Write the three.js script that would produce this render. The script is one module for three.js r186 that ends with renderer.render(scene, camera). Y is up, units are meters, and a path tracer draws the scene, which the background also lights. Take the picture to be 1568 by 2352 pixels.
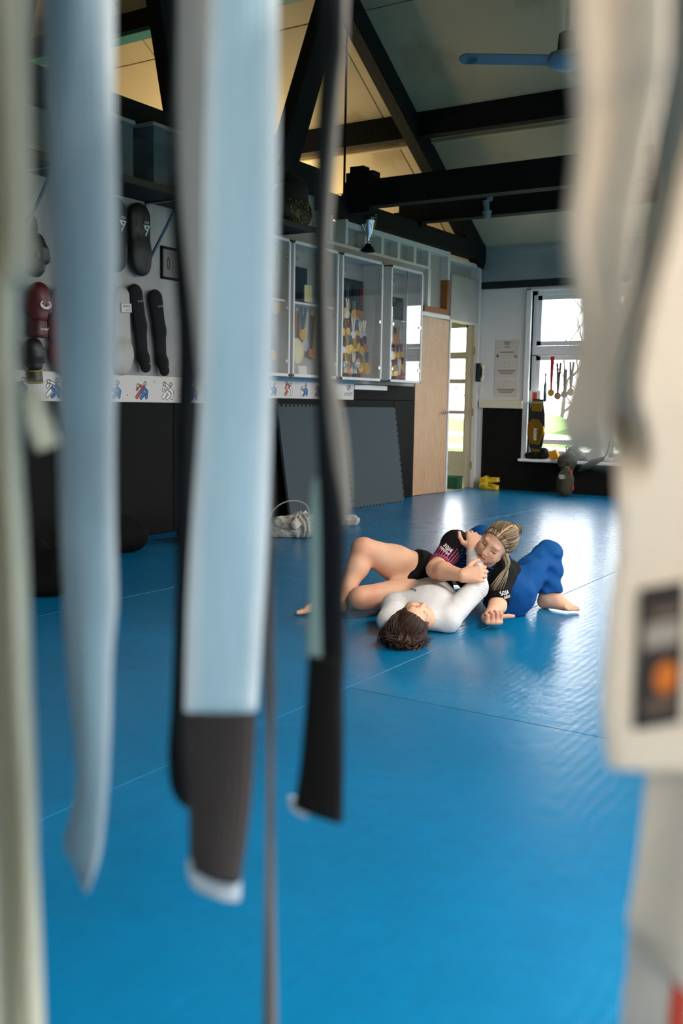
import * as THREE from 'three';
import { mergeGeometries } from 'three/addons/utils/BufferGeometryUtils.js';
import { RoundedBoxGeometry } from 'three/addons/geometries/RoundedBoxGeometry.js';
import { DecalGeometry } from 'three/addons/geometries/DecalGeometry.js';

// ---------- camera, sky, exposure ----------
const scene = new THREE.Scene();
const YAW = THREE.MathUtils.degToRad(32.5665);
const camera = new THREE.PerspectiveCamera(54.42, 1568 / 2352, 0.05, 400);
camera.position.set(0, 1.1, 0);
camera.rotation.order = 'YXZ';
camera.rotation.set(THREE.MathUtils.degToRad(-6.2775), YAW, THREE.MathUtils.degToRad(0.9513));
camera.focus = 5.3;
camera.userData.fStop = 4.1;
scene.background = new THREE.Color().setRGB(0.93, 0.97, 1.0);   // bright overcast sky, the same all round
scene.backgroundIntensity = 11;
const renderer = new THREE.WebGLRenderer({ antialias: true });
renderer.toneMapping = THREE.LinearToneMapping;
renderer.toneMappingExposure = 1.14;
renderer.shadowMap.enabled = true;

// ---------- helpers ----------
const V = (x, y, z) => new THREE.Vector3(x, y, z);
const lerp = (a, b, t) => a + (b - a) * t, clamp = (x, a, b) => Math.min(b, Math.max(a, x)), sstep = (a, b, x) => { const t = clamp((x - a) / (b - a), 0, 1); return t * t * (3 - 2 * t); };
function RNG(s) { return () => { s = (s + 0x6D2B79F5) | 0; let t = Math.imul(s ^ (s >>> 15), 1 | s); t = (t + Math.imul(t ^ (t >>> 7), 61 | t)) ^ t; return ((t ^ (t >>> 14)) >>> 0) / 4294967296; }; }
function hash3(x, y, z) { let h = (x * 374761393 + y * 668265263 + z * 2147483647) | 0; h = Math.imul(h ^ (h >>> 13), 1274126177); return ((h ^ (h >>> 16)) >>> 0) / 4294967296; }
function noise3(x, y, z) {
  const X = Math.floor(x), Y = Math.floor(y), Z = Math.floor(z), f = (t) => t * t * (3 - 2 * t), u = f(x - X), v = f(y - Y), w = f(z - Z);
  const c = (i, j, k) => hash3(X + i, Y + j, Z + k);
  return lerp(lerp(lerp(c(0, 0, 0), c(1, 0, 0), u), lerp(c(0, 1, 0), c(1, 1, 0), u), v), lerp(lerp(c(0, 0, 1), c(1, 0, 1), u), lerp(c(0, 1, 1), c(1, 1, 1), u), v), w) * 2 - 1;
}
const fbm = (x, y, z, o = 4) => { let s = 0, a = 0.5; for (let i = 0; i < o; i++) { s += a * noise3(x, y, z); x *= 2.03; y *= 2.03; z *= 2.03; a *= 0.5; } return s; };
const C = (hex) => new THREE.Color(hex);
const std = (color, roughness = 0.8, o = {}) => new THREE.MeshStandardMaterial({ color, roughness, ...o });
const phy = (color, roughness = 0.8, o = {}) => new THREE.MeshPhysicalMaterial({ color, roughness, ...o });
const taken = new Map();
function numbered(n) { const k = taken.get(n) ?? 0; taken.set(n, k + 1); return k ? `${n}_${String(k).padStart(3, '0')}` : n; }
// uv in metres, laid on along the axis each face points to
function metreUV(g) {
  const p = g.attributes.position, n = g.attributes.normal, uv = new Float32Array(p.count * 2);
  for (let i = 0; i < p.count; i++) {
    const ax = Math.abs(n.getX(i)), ay = Math.abs(n.getY(i)), az = Math.abs(n.getZ(i));
    const [u, v] = ax >= ay && ax >= az ? [p.getZ(i), p.getY(i)] : ay >= az ? [p.getX(i), p.getZ(i)] : [p.getX(i), p.getY(i)];
    uv[2 * i] = u; uv[2 * i + 1] = v;
  }
  g.setAttribute('uv', new THREE.BufferAttribute(uv, 2)); return g;
}
function merge(gs) {
  gs = [].concat(gs).map((g) => {
    g = g.index ? g.toNonIndexed() : g;
    if (!g.attributes.uv) g.setAttribute('uv', new THREE.BufferAttribute(new Float32Array(g.attributes.position.count * 2), 2));
    for (const k of Object.keys(g.attributes)) if (!['position', 'normal', 'uv', 'color'].includes(k)) g.deleteAttribute(k);
    return g;
  });
  return gs.length === 1 ? gs[0] : mergeGeometries(gs);
}
function shadow(m) { m.castShadow = m.receiveShadow = true; return m; }
function obj(name, gs, mat, parent = scene, metres = false) {
  let g = merge(gs); if (metres) g = metreUV(g);
  const m = shadow(new THREE.Mesh(g, mat)); m.name = parent === scene ? numbered(name) : name; parent.add(m); return m;
}
function tag(o, label, category, group, kind) { o.userData.label = label; o.userData.category = category; if (group) o.userData.group = group; if (kind) o.userData.kind = kind; return o; }
function thing(name, label, category, [x, y, z] = [0, 0, 0], group) { const o = new THREE.Group(); o.name = numbered(name); o.position.set(x, y, z); scene.add(o); return tag(o, label, category, group); }
function struct(name, [x, y, z] = [0, 0, 0]) { const o = new THREE.Group(); o.name = numbered(name); o.position.set(x, y, z); o.userData.kind = 'structure'; scene.add(o); return o; }
function structMesh(name, gs, mat, metres = true) { const m = obj(name, gs, mat, scene, metres); m.userData.kind = 'structure'; return m; }
const T = (g, x = 0, y = 0, z = 0, rx = 0, ry = 0, rz = 0) => { if (rx || ry || rz) g.applyMatrix4(new THREE.Matrix4().makeRotationFromEuler(new THREE.Euler(rx, ry, rz, 'YXZ'))); return g.translate(x, y, z); };
const box = (w, h, d, x = 0, y = 0, z = 0, rx = 0, ry = 0, rz = 0) => T(new THREE.BoxGeometry(w, h, d), x, y, z, rx, ry, rz);
const span = (x0, x1, y0, y1, z0, z1) => box(Math.abs(x1 - x0), Math.abs(y1 - y0), Math.abs(z1 - z0), (x0 + x1) / 2, (y0 + y1) / 2, (z0 + z1) / 2);
const rbox = (w, h, d, r, x = 0, y = 0, z = 0, rx = 0, ry = 0, rz = 0, s = 2) => T(new RoundedBoxGeometry(w, h, d, s, Math.min(r, w / 2.01, h / 2.01, d / 2.01)), x, y, z, rx, ry, rz);
const rspan = (x0, x1, y0, y1, z0, z1, r) => rbox(Math.abs(x1 - x0), Math.abs(y1 - y0), Math.abs(z1 - z0), r, (x0 + x1) / 2, (y0 + y1) / 2, (z0 + z1) / 2);
const cyl = (r0, r1, h, x = 0, y = 0, z = 0, rx = 0, ry = 0, rz = 0, n = 16) => T(new THREE.CylinderGeometry(r0, r1, h, n), x, y, z, rx, ry, rz);
const ball = (r, x, y, z, sx = 1, sy = 1, sz = 1, n = 16) => T(new THREE.SphereGeometry(r, n, Math.max(6, n >> 1)).scale(sx, sy, sz), x, y, z);
const lathe = (pts, n = 24, x = 0, y = 0, z = 0) => T(new THREE.LatheGeometry(pts.map(([r, h]) => new THREE.Vector2(r, h)), n), x, y, z);
const tube = (pts, r, seg = 24, n = 6, closed = false) => new THREE.TubeGeometry(new THREE.CatmullRomCurve3(pts.map((p) => (p.isVector3 ? p : V(...p))), closed), seg, r, n, closed);
function bar(a, b, w, h) {   // square bar from a to b
  const d = b.clone().sub(a), L = d.length(), g = new THREE.BoxGeometry(w, h, L);
  const q = new THREE.Matrix4().lookAt(b, a, Math.abs(d.y / L) > 0.99 ? V(1, 0, 0) : V(0, 1, 0));
  return g.applyMatrix4(q).translate((a.x + b.x) / 2, (a.y + b.y) / 2, (a.z + b.z) / 2);
}
// tapering tube along points with radii
function taper(pts, radii, n = 6) {
  const pos = [], idx = [], N = pts.length; let ref = V(0.31, 0.87, 0.38);
  for (let i = 0; i < N; i++) {
    const t = pts[Math.min(i + 1, N - 1)].clone().sub(pts[Math.max(i - 1, 0)]).normalize();
    const u = ref.clone().sub(t.clone().multiplyScalar(ref.dot(t))).normalize(), w = t.clone().cross(u); ref = u;
    for (let k = 0; k < n; k++) { const a = (k / n) * Math.PI * 2; pos.push(...pts[i].clone().addScaledVector(u, Math.cos(a) * radii[i]).addScaledVector(w, Math.sin(a) * radii[i]).toArray()); }
  }
  for (let i = 0; i < N - 1; i++) for (let k = 0; k < n; k++) { const a = i * n + k, b = i * n + ((k + 1) % n); idx.push(a, b, a + n, b, b + n, a + n); }
  const g = new THREE.BufferGeometry(); g.setAttribute('position', new THREE.Float32BufferAttribute(pos, 3)); g.setIndex(idx); g.computeVertexNormals(); return g;
}
function painted(g, color) { const c = color.isColor ? color : C(color), n = g.attributes.position.count, a = new Float32Array(n * 3); for (let i = 0; i < n; i++) { a[3 * i] = c.r; a[3 * i + 1] = c.g; a[3 * i + 2] = c.b; } g.setAttribute('color', new THREE.BufferAttribute(a, 3)); return g; }
function canvasTex(w, h, draw, srgb = true) {
  const c = document.createElement('canvas'); c.width = w; c.height = h; draw(c.getContext('2d'), w, h);
  const t = new THREE.CanvasTexture(c); if (srgb) t.colorSpace = THREE.SRGBColorSpace; t.wrapS = t.wrapT = THREE.RepeatWrapping; return t;
}
function dataTex(n, f, srgb = false, chan = 4) {   // f(u, v) -> number or [r, g, b], 0..1, periodic by the caller
  const d = new Uint8Array(n * n * 4);
  for (let y = 0; y < n; y++) for (let x = 0; x < n; x++) { const v = f(x / n, y / n), o = (y * n + x) * 4; for (let c = 0; c < 3; c++) d[o + c] = clamp((v.length ? v[c] : v) * 255, 0, 255); d[o + 3] = 255; }
  const t = new THREE.DataTexture(d, n, n); t.wrapS = t.wrapT = THREE.RepeatWrapping; t.magFilter = THREE.LinearFilter; if (srgb) t.colorSpace = THREE.SRGBColorSpace; t.needsUpdate = true; return t;
}
const rep = (t, u, v = u) => { const c = t.clone(); c.repeat.set(u, v); c.needsUpdate = true; return c; };
// noise that repeats over [0, 1): blend of two shifted copies
const tileN = (u, v, s, o = 4) => { const f = (a, b) => fbm(a * s, b * s, 3.7, o); return lerp(lerp(f(u, v), f(u - 1, v), sstep(0, 1, u)), lerp(f(u, v - 1), f(u - 1, v - 1), sstep(0, 1, u)), sstep(0, 1, v)); };

// ---------- signed distance shapes, meshed by surface nets ----------
const smin = (a, b, k) => { if (k <= 0) return Math.min(a, b); const h = Math.max(k - Math.abs(a - b), 0) / k; return Math.min(a, b) - h * h * k * 0.25; };
// p: {a, b, ra, rb, k, n, s}: tapered capsule; with n and s it is flattened along n by s
function capD(p, x, y, z) {
  const ax = p.a.x, ay = p.a.y, az = p.a.z; let dx = p.b.x - ax, dy = p.b.y - ay, dz = p.b.z - az, px = x - ax, py = y - ay, pz = z - az;
  const L = dx * dx + dy * dy + dz * dz, t = L > 1e-12 ? clamp((px * dx + py * dy + pz * dz) / L, 0, 1) : 0;
  px -= dx * t; py -= dy * t; pz -= dz * t; const r = p.ra + (p.rb - p.ra) * t;
  if (p.s) { const q = px * p.n.x + py * p.n.y + pz * p.n.z, e = q / p.s - q; px += p.n.x * e; py += p.n.y * e; pz += p.n.z * e; const l = Math.hypot(px, py, pz); return (l - r) * (p.s < 1 ? lerp(1, p.s, Math.min(1, Math.abs(q) / (p.s * Math.max(l, 1e-6)))) : 1); }
  return Math.hypot(px, py, pz) - r;
}
const cap = (a, b, ra, rb = ra, k = 0.02, n, s) => ({ a, b, ra, rb, k, n: n && n.clone().normalize(), s });
const union = (ps, grow = 0) => (x, y, z) => { let d = 1e3; for (let i = 0; i < ps.length; i++) { const e = capD(ps[i], x, y, z); d = i ? smin(d, e, ps[i].k) : e; } return d - grow; };
function boundsOf(ps, pad) { const b = new THREE.Box3(); for (const p of ps) { for (const [v, r] of [[p.a, p.ra], [p.b, p.rb]]) { const R = r * Math.max(1, p.s ?? 1) + pad; b.expandByPoint(V(v.x - R, v.y - R, v.z - R)); b.expandByPoint(V(v.x + R, v.y + R, v.z + R)); } } return b; }
function net(sdf, box3, h, colorAt) {
  const { min: lo, max: hi } = box3, nx = Math.ceil((hi.x - lo.x) / h) + 2, ny = Math.ceil((hi.y - lo.y) / h) + 2, nz = Math.ceil((hi.z - lo.z) / h) + 2;
  const f = new Float32Array(nx * ny * nz), S = [1, nx, nx * ny];
  // coarse pass: only look closely where the surface may be
  const q = 4, far = h * q * 1.9;
  for (let K = 0; K < nz; K += q) for (let J = 0; J < ny; J += q) for (let I = 0; I < nx; I += q) {
    const c = sdf(lo.x + (I + q / 2) * h, lo.y + (J + q / 2) * h, lo.z + (K + q / 2) * h), near = Math.abs(c) < far;
    for (let k = K; k < Math.min(K + q, nz); k++) for (let j = J; j < Math.min(J + q, ny); j++) for (let i = I; i < Math.min(I + q, nx); i++) f[i + j * S[1] + k * S[2]] = near ? sdf(lo.x + i * h, lo.y + j * h, lo.z + k * h) : c;
  }
  const id = new Int32Array(nx * ny * nz).fill(-1), pos = [], E = [[0, 1], [0, 2], [0, 4], [1, 3], [1, 5], [2, 3], [2, 6], [3, 7], [4, 5], [4, 6], [5, 7], [6, 7]];
  const v = new Float64Array(8);
  for (let k = 0; k < nz - 1; k++) for (let j = 0; j < ny - 1; j++) for (let i = 0; i < nx - 1; i++) {
    const o = i + j * S[1] + k * S[2]; let m = 0;
    for (let c = 0; c < 8; c++) { v[c] = f[o + (c & 1) + (c & 2 ? S[1] : 0) + (c & 4 ? S[2] : 0)]; if (v[c] < 0) m |= 1 << c; }
    if (m === 0 || m === 255) continue;
    let x = 0, y = 0, z = 0, n = 0;
    for (const [a, b] of E) if ((v[a] < 0) !== (v[b] < 0)) { const t = v[a] / (v[a] - v[b]); x += (a & 1) + t * ((b & 1) - (a & 1)); y += (a >> 1 & 1) + t * ((b >> 1 & 1) - (a >> 1 & 1)); z += (a >> 2) + t * ((b >> 2) - (a >> 2)); n++; }
    id[o] = pos.length / 3; pos.push(lo.x + (i + x / n) * h, lo.y + (j + y / n) * h, lo.z + (k + z / n) * h);
  }
  const idx = [];
  for (let k = 1; k < nz - 1; k++) for (let j = 1; j < ny - 1; j++) for (let i = 1; i < nx - 1; i++) {
    const o = i + j * S[1] + k * S[2], s0 = f[o] < 0;
    for (let ax = 0; ax < 3; ax++) {
      if ((f[o + S[ax]] < 0) === s0) continue;
      const u = S[(ax + 1) % 3], w = S[(ax + 2) % 3], A = id[o], B = id[o - u], D = id[o - u - w], G = id[o - w];
      if (A < 0 || B < 0 || D < 0 || G < 0) continue;
      s0 ? idx.push(A, B, D, A, D, G) : idx.push(A, D, B, A, G, D);
    }
  }
  const N = pos.length / 3, nor = new Float32Array(N * 3), e = h * 0.35, col = colorAt ? new Float32Array(N * 3) : null;
  for (let i = 0; i < N; i++) {
    const x = pos[3 * i], y = pos[3 * i + 1], z = pos[3 * i + 2];
    const gx = sdf(x + e, y, z) - sdf(x - e, y, z), gy = sdf(x, y + e, z) - sdf(x, y - e, z), gz = sdf(x, y, z + e) - sdf(x, y, z - e), l = Math.hypot(gx, gy, gz) || 1;
    nor[3 * i] = gx / l; nor[3 * i + 1] = gy / l; nor[3 * i + 2] = gz / l;
    if (col) { const c = colorAt(x, y, z, gx / l, gy / l, gz / l); col[3 * i] = c[0]; col[3 * i + 1] = c[1]; col[3 * i + 2] = c[2]; }
  }
  const g = new THREE.BufferGeometry();
  g.setAttribute('position', new THREE.Float32BufferAttribute(pos, 3)); g.setAttribute('normal', new THREE.BufferAttribute(nor, 3)); if (col) g.setAttribute('color', new THREE.BufferAttribute(col, 3)); g.setIndex(idx);
  return g;
}
const netOf = (ps, h, grow = 0) => net(union(ps, grow), boundsOf(ps, grow + 3 * h), h);
const lin = (hex) => { const c = C(hex); return [c.r, c.g, c.b]; };
const mix3 = (a, b, t) => [lerp(a[0], b[0], t), lerp(a[1], b[1], t), lerp(a[2], b[2], t)];

// ---------- materials of the building ----------
const texGrime = dataTex(256, (u, v) => 0.78 + 0.3 * tileN(u, v, 6, 5));
const texFine = dataTex(256, (u, v) => 0.5 + 0.7 * tileN(u, v, 40, 3));
const texWood = dataTex(512, (u, v) => {
  const g = tileN(u, v * 0.12 + 0.1, 9, 4), r = 0.5 + 0.5 * Math.sin((u * 26 + g * 9 + 1.5 * Math.sin(v * 6.283)) * 6.283), f = tileN(u, v * 0.08, 90, 2);
  const k = 0.90 + 0.05 * r + 0.12 * f; return [0.80 * k, 0.64 * k, 0.49 * k];
}, true);
const texRough = dataTex(512, (u, v) => 0.5 + 0.35 * Math.sin(u * 6.283 * 40 + 3 * tileN(u, v, 5, 3)) * 0.4 + 0.6 * tileN(u, v, 30, 3));
const M = {
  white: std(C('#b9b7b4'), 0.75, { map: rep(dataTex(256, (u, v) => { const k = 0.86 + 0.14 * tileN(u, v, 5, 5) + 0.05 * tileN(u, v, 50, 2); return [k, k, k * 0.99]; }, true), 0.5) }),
  litFarWhite: std(C('#dcdad8'), 0.7),  // white raised to paint in the brighter light on the far wall
  shade: std(C('#77736d'), 0.8),   // walls of the two sides out of view, greyed to cut bounced light
  gloss: std(C('#e2e3e4'), 0.45),
  frame: std(C('#d8d5d1'), 0.5),
  cream: std(C('#d8cfb4'), 0.6),
  blackWall: phy(C('#121110'), 0.75, { specularIntensity: 0.3, bumpMap: rep(texFine, 3), bumpScale: 0.002 }),
  beam: phy(C('#100e0c'), 0.8, { specularIntensity: 0.25, bumpMap: rep(texRough, 0.8), bumpScale: 0.004, specularIntensity: 0.65 }),
  beamEdge: std(C('#3a1610'), 0.8),
  teal: std(C('#0d5e64'), 0.6),
  ceiling: std(C('#c9b697'), 0.85, { map: rep(dataTex(512, (u, v) => { const a = tileN(u, v, 4, 5), b = sstep(0.12, 0.5, tileN(u + 0.37, v + 0.2, 9, 4)); const k = 0.95 + 0.14 * a - 0.10 * b; return [k, k * (1 - 0.03 * b), k * (1 - 0.08 * b)]; }, true), 0.22) }),
  bluewall: std(C('#a3afb2'), 0.8, { map: rep(texGrime, 0.4) }),
  band: std(C('#0d191c'), 0.7),
  ply: std(C('#ffffff'), 0.55, { map: rep(texWood, 1.1, 1.1) }),
  rawwood: std(C('#c79a63'), 0.7, { map: rep(texWood, 3, 1.2) }),
  backroom: std(C('#b8ae92'), 0.85),
  glass: phy(C('#ffffff'), 0.02, { transmission: 1, thickness: 0, ior: 1.5 }),
  chrome: std(C('#d8dadd'), 0.18, { metalness: 1 }),
  steel: std(C('#8b9296'), 0.35, { metalness: 1 }),
  brass: std(C('#a8843c'), 0.4, { metalness: 1 }),
  rubber: phy(C('#0b0b0b'), 0.6, { specularIntensity: 0.4 }),
  paper: std(C('#d8d2c8'), 0.8),
  grass: std(C('#6f8a48'), 1, { map: rep(dataTex(256, (u, v) => { const k = 0.8 + 0.5 * tileN(u, v, 20, 4); return [k, k, k * 0.9]; }, true), 0.3) }),
};
const WX = -5.67, FZ = -12.17, NZ = 1.17, RX = 3.6, LX = -11, SL = 0.63, EAVE = 3.15, RIDGE = -5.5;
const roofY = (z) => EAVE + SL * (z > RIDGE ? 2 * RIDGE - FZ - z : z - FZ);

// ---------- outdoors ----------
{
  structMesh('lawn', [span(-60, 60, -0.45, -0.35, -70, FZ - 0.3), span(RX + 0.3, 60, -0.45, -0.35, FZ - 0.3, 30), span(-60, RX + 0.3, -0.45, -0.35, NZ + 0.3, 30)], M.grass);
  structMesh('path', [span(-14, -4, -0.34, -0.3, -17.2, -15.8)], std(C('#b6b3ab'), 0.9));
  const bark = std(C('#5b5148'), 0.95);
  const R = RNG(5);
  const spots = [[-9.6, -25.5, 6.8, 'bare winter tree whose branches show through the upper window pane'], [-14.6, -31, 5.5, 'bare winter tree standing far off, seen through the glazed door']];
  for (const [x, z, h, label] of spots) {
    const gs = [];
    const grow = (p, d, len, r, lev) => {
      const pts = [p], n = 5, dir = d.clone(); let q = p;
      for (let i = 0; i < n; i++) { dir.add(V((R() - 0.5) * 0.35, (R() - 0.3) * 0.2, (R() - 0.5) * 0.35)).normalize(); q = q.clone().addScaledVector(dir, len / n); pts.push(q); }
      gs.push(taper(pts, pts.map((_, i) => r * lerp(1, 0.55, i / n)), lev > 2 ? 3 : 5));
      if (lev < 5) { const k = lev < 2 ? 4 : 3; for (let i = 0; i < k; i++) { const at = pts[2 + Math.floor(R() * 4)] ?? q, a = R() * 6.283, up = 0.55 + R() * 0.5; grow(at.clone(), V(Math.cos(a), up * 1.3, Math.sin(a)).normalize(), len * (0.6 + R() * 0.2), r * 0.5, lev + 1); } }
    };
    grow(V(0, 0, 0), V(0.05, 1, 0), h * 0.32, 0.075, 0);
    const t = obj('bare_tree', gs, bark); t.position.set(x, -0.36, z); tag(t, label, 'tree', 'bare trees outside');
  }
  const leaf = std(C('#6c8a4c'), 1), HR = RNG(9);
  for (let k = 0; k < 6; k++) {
    const g = new THREE.IcosahedronGeometry(1, 4), p = g.attributes.position;
    for (let i = 0; i < p.count; i++) { const v = V(p.getX(i), p.getY(i), p.getZ(i)), s = 1 + 0.35 * fbm(v.x * 3 + k * 7, v.y * 3, v.z * 3, 4); p.setXYZ(i, v.x * s * (1.2 + HR() * 0.02), Math.max(v.y, -0.5) * s * 0.75, v.z * s); }
    g.computeVertexNormals();
    const b = obj('bush', g, leaf); b.position.set(-13.6 + k * 2.1, 0.05, -21.5 - (k % 3) * 1.3);
    tag(b, 'round green bush on the lawn outside the windows', 'bush', 'bushes on the lawn');
  }
  const rail = struct('fence_line', [-9, -0.35, -18.6]); rail.userData.kind = 'thing'; tag(rail, 'low white rail fence beyond the path, seen through the glazed door', 'fence');
  for (const y of [0.35, 0.6, 0.85]) obj('rail', box(9, 0.09, 0.03, 0, y, 0), M.gloss, rail);
  for (let k = 0; k < 6; k++) obj('post', rbox(0.09, 1.0, 0.09, 0.01, -4.4 + k * 1.75, 0.5, -0.06), M.gloss, rail);
}

// ---------- floor: blue vinyl mats over a slab ----------
{
  const fl = struct('floor');
  obj('slab', [span(LX, RX, -0.3, -0.062, FZ, NZ)], std(C('#4a4744'), 0.9), fl, true);
  // fine basket weave and shallow waves of the vinyl
  const weave = dataTex(512, (u, v) => { const a = Math.sin(u * 6.283 * 64), b = Math.sin(v * 6.283 * 64), c = ((Math.floor(u * 128) + Math.floor(v * 128)) & 1) ? a : b; return 0.5 + 0.22 * c + 0.28 * tileN(u, v, 22, 3); });
  const matTone = dataTex(256, (u, v) => { const k = 0.93 + 0.10 * tileN(u, v, 5, 5) + 0.05 * tileN(u, v, 60, 2); return [k * 0.98, k, k]; }, true);
  const wave = dataTex(1024, (u, v) => { const d = (u + v) * 0.5; return 0.5 + 0.24 * tileN(u, v, 7, 3) + 0.26 * tileN(u, v, 30, 4) + 0.03 * Math.sin(u * 6.283 * 46 + 9 * tileN(u, v, 6, 3)); });
  const mats = [0, 1, 2].map((k) => phy(C(['#0576a8', '#0574a6', '#0678aa'][k]), 0.27, { map: rep(matTone, 0.5 + k * 0.05), bumpMap: rep(wave, 0.55 + k * 0.04), bumpScale: 0.004, specularIntensity: 0.65 }));
  const xs = [WX + 0.01, -3.95, -2.0, -0.05, 1.9, RX - 0.02]; let n = 0;
  for (let i = 0; i < xs.length - 1; i++) {
    const cuts = i % 2 ? [FZ + 0.02, -9.1, -5.1, -1.1, NZ - 0.02] : [FZ + 0.02, -7.3, -3.2, NZ - 0.02];
    for (let k = 0; k < cuts.length - 1; k++) obj('mat_panel', rspan(xs[i] + 0.0015, xs[i + 1] - 0.0015, -0.06, 0, cuts[k] + 0.0012, cuts[k + 1] - 0.0012, 0.0025), mats[n++ % 3], fl, true);
  }
}

// ---------- far wall with its windows ----------
const WIN = { x0: -4.94, x1: -3.55, y0: 0.42, y1: 2.55 };
{
  const z0 = FZ, z1 = FZ - 0.16;
  structMesh('wall_far', [span(LX, -6.72, -0.06, EAVE + 0.02, z0, z1), span(-6.72, -5.79, 2.2, EAVE + 0.02, z0, z1), span(-5.79, WIN.x0, -0.06, EAVE + 0.02, z0, z1), span(WIN.x0, WIN.x1, -0.06, WIN.y0, z0, z1), span(WIN.x0, WIN.x1, WIN.y1, EAVE + 0.02, z0, z1), span(WIN.x1, RX, -0.06, EAVE + 0.02, z0, z1)], M.litFarWhite);
  structMesh('wall_far_upper_board', [span(WX + 0.02, RX, 2.69, EAVE - 0.01, z0 + 0.012, z0)], M.bluewall);
  structMesh('trim_1', [rspan(WX + 0.02, RX, 2.60, 2.69, z0 + 0.03, z0, 0.006)], M.band);
  structMesh('wall_far_pads', [rspan(WX + 0.1, WIN.x0 - 0.03, 0, 1.06, z0 + 0.03, z0, 0.01), rspan(WIN.x0 - 0.03, -4.33, 0, WIN.y0 - 0.035, z0 + 0.03, z0, 0.01), rspan(-4.325, -3, 0, WIN.y0 - 0.035, z0 + 0.03, z0, 0.01), rspan(-2.995, RX, 0, WIN.y0 - 0.035, z0 + 0.03, z0, 0.01)], M.blackWall);
  structMesh('trim_2', [rspan(WX + 0.06, WIN.x0 - 0.06, 1.06, 1.16, z0 + 0.075, z0, 0.008)], M.cream);   // ledge under the notices
  structMesh('trim_3', [rspan(WIN.x0 - 0.06, WIN.x1, WIN.y0 - 0.035, WIN.y0, z0 + 0.16, z0 - 0.1, 0.008)], M.gloss);   // window board
  structMesh('trim_4', [rspan(WIN.x0 - 0.07, WIN.x0, WIN.y0 - 0.035, WIN.y1 + 0.03, z0 + 0.035, z0 - 0.12, 0.008), rspan(WIN.x0 - 0.07, WIN.x1, WIN.y1, WIN.y1 + 0.03, z0 + 0.035, z0 - 0.02, 0.008)], M.gloss);   // window surround
  const w = 1.005; let k = 0;
  for (let x = WIN.x0; x < WIN.x1 - 0.1; x += w, k++) {
    const xe = Math.min(x + w, WIN.x1), win = struct(`window_${k + 1}`, [x, WIN.y0, z0 - 0.09]), W = xe - x, H = WIN.y1 - WIN.y0;
    obj('frame', [span(0, 0.05, 0, H, -0.035, 0.035), span(W - 0.05, W, 0, H, -0.035, 0.035), span(0, W, 0, 0.05, -0.035, 0.035), span(0, W, H - 0.05, H, -0.035, 0.035)], M.gloss, win);
    obj('transom', rspan(0, W, 1.32, 1.44, -0.035, 0.05, 0.006), M.gloss, win);
    const sash = (y0, y1, name) => { const s = obj(name, [span(0.055, 0.11, y0, y1, -0.02, 0.03), span(W - 0.11, W - 0.055, y0, y1, -0.02, 0.03), span(0.055, W - 0.055, y0, y0 + 0.055, -0.02, 0.03), span(0.055, W - 0.055, y1 - 0.055, y1, -0.02, 0.03)], M.gloss, win); obj('pane', span(0.1, W - 0.1, y0 + 0.05, y1 - 0.05, -0.003, 0.003), M.glass, s); return s; };
    sash(1.445, H - 0.055, 'sash'); sash(0.055, 1.315, 'sash');
    obj('glazing_bar', rspan(0.1, W - 0.1, 0.19, 0.25, -0.02, 0.028, 0.004), M.gloss, win);
  }
  // glazed outer door in the same wall, seen through the doorway
  const d = struct('door_3', [-6.72, 0, z0 - 0.1]); const W = 0.93;
  const cols = [[0, 0.08], [W - 0.1, W]];
  obj('frame', [...cols.map(([a, b]) => span(a, b, -0.06, 2.2, -0.03, 0.03)), span(0, W, 2.12, 2.2, -0.03, 0.03), span(0, W, 1.71, 1.8, -0.028, 0.028), span(0, W, 1.38, 1.44, -0.028, 0.028), span(0, W, 0.97, 1.02, -0.028, 0.028), span(0, W, 0.4, 0.47, -0.028, 0.028)], M.cream, d);
  for (const [a, b] of [[1.8, 2.12], [1.44, 1.71], [1.02, 1.38], [0.47, 0.97]]) obj('pane', span(0.08, W - 0.1, a, b, -0.003, 0.003), M.glass, d);
  obj('lower_panel', span(0.08, W - 0.1, -0.06, 0.4, -0.02, 0.015), M.cream, d);
  obj('letter_plate', rspan(0.48, 0.62, 0.2, 0.3, 0.014, 0.022, 0.003), std(C('#a59a86'), 0.6), d);
}

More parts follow.
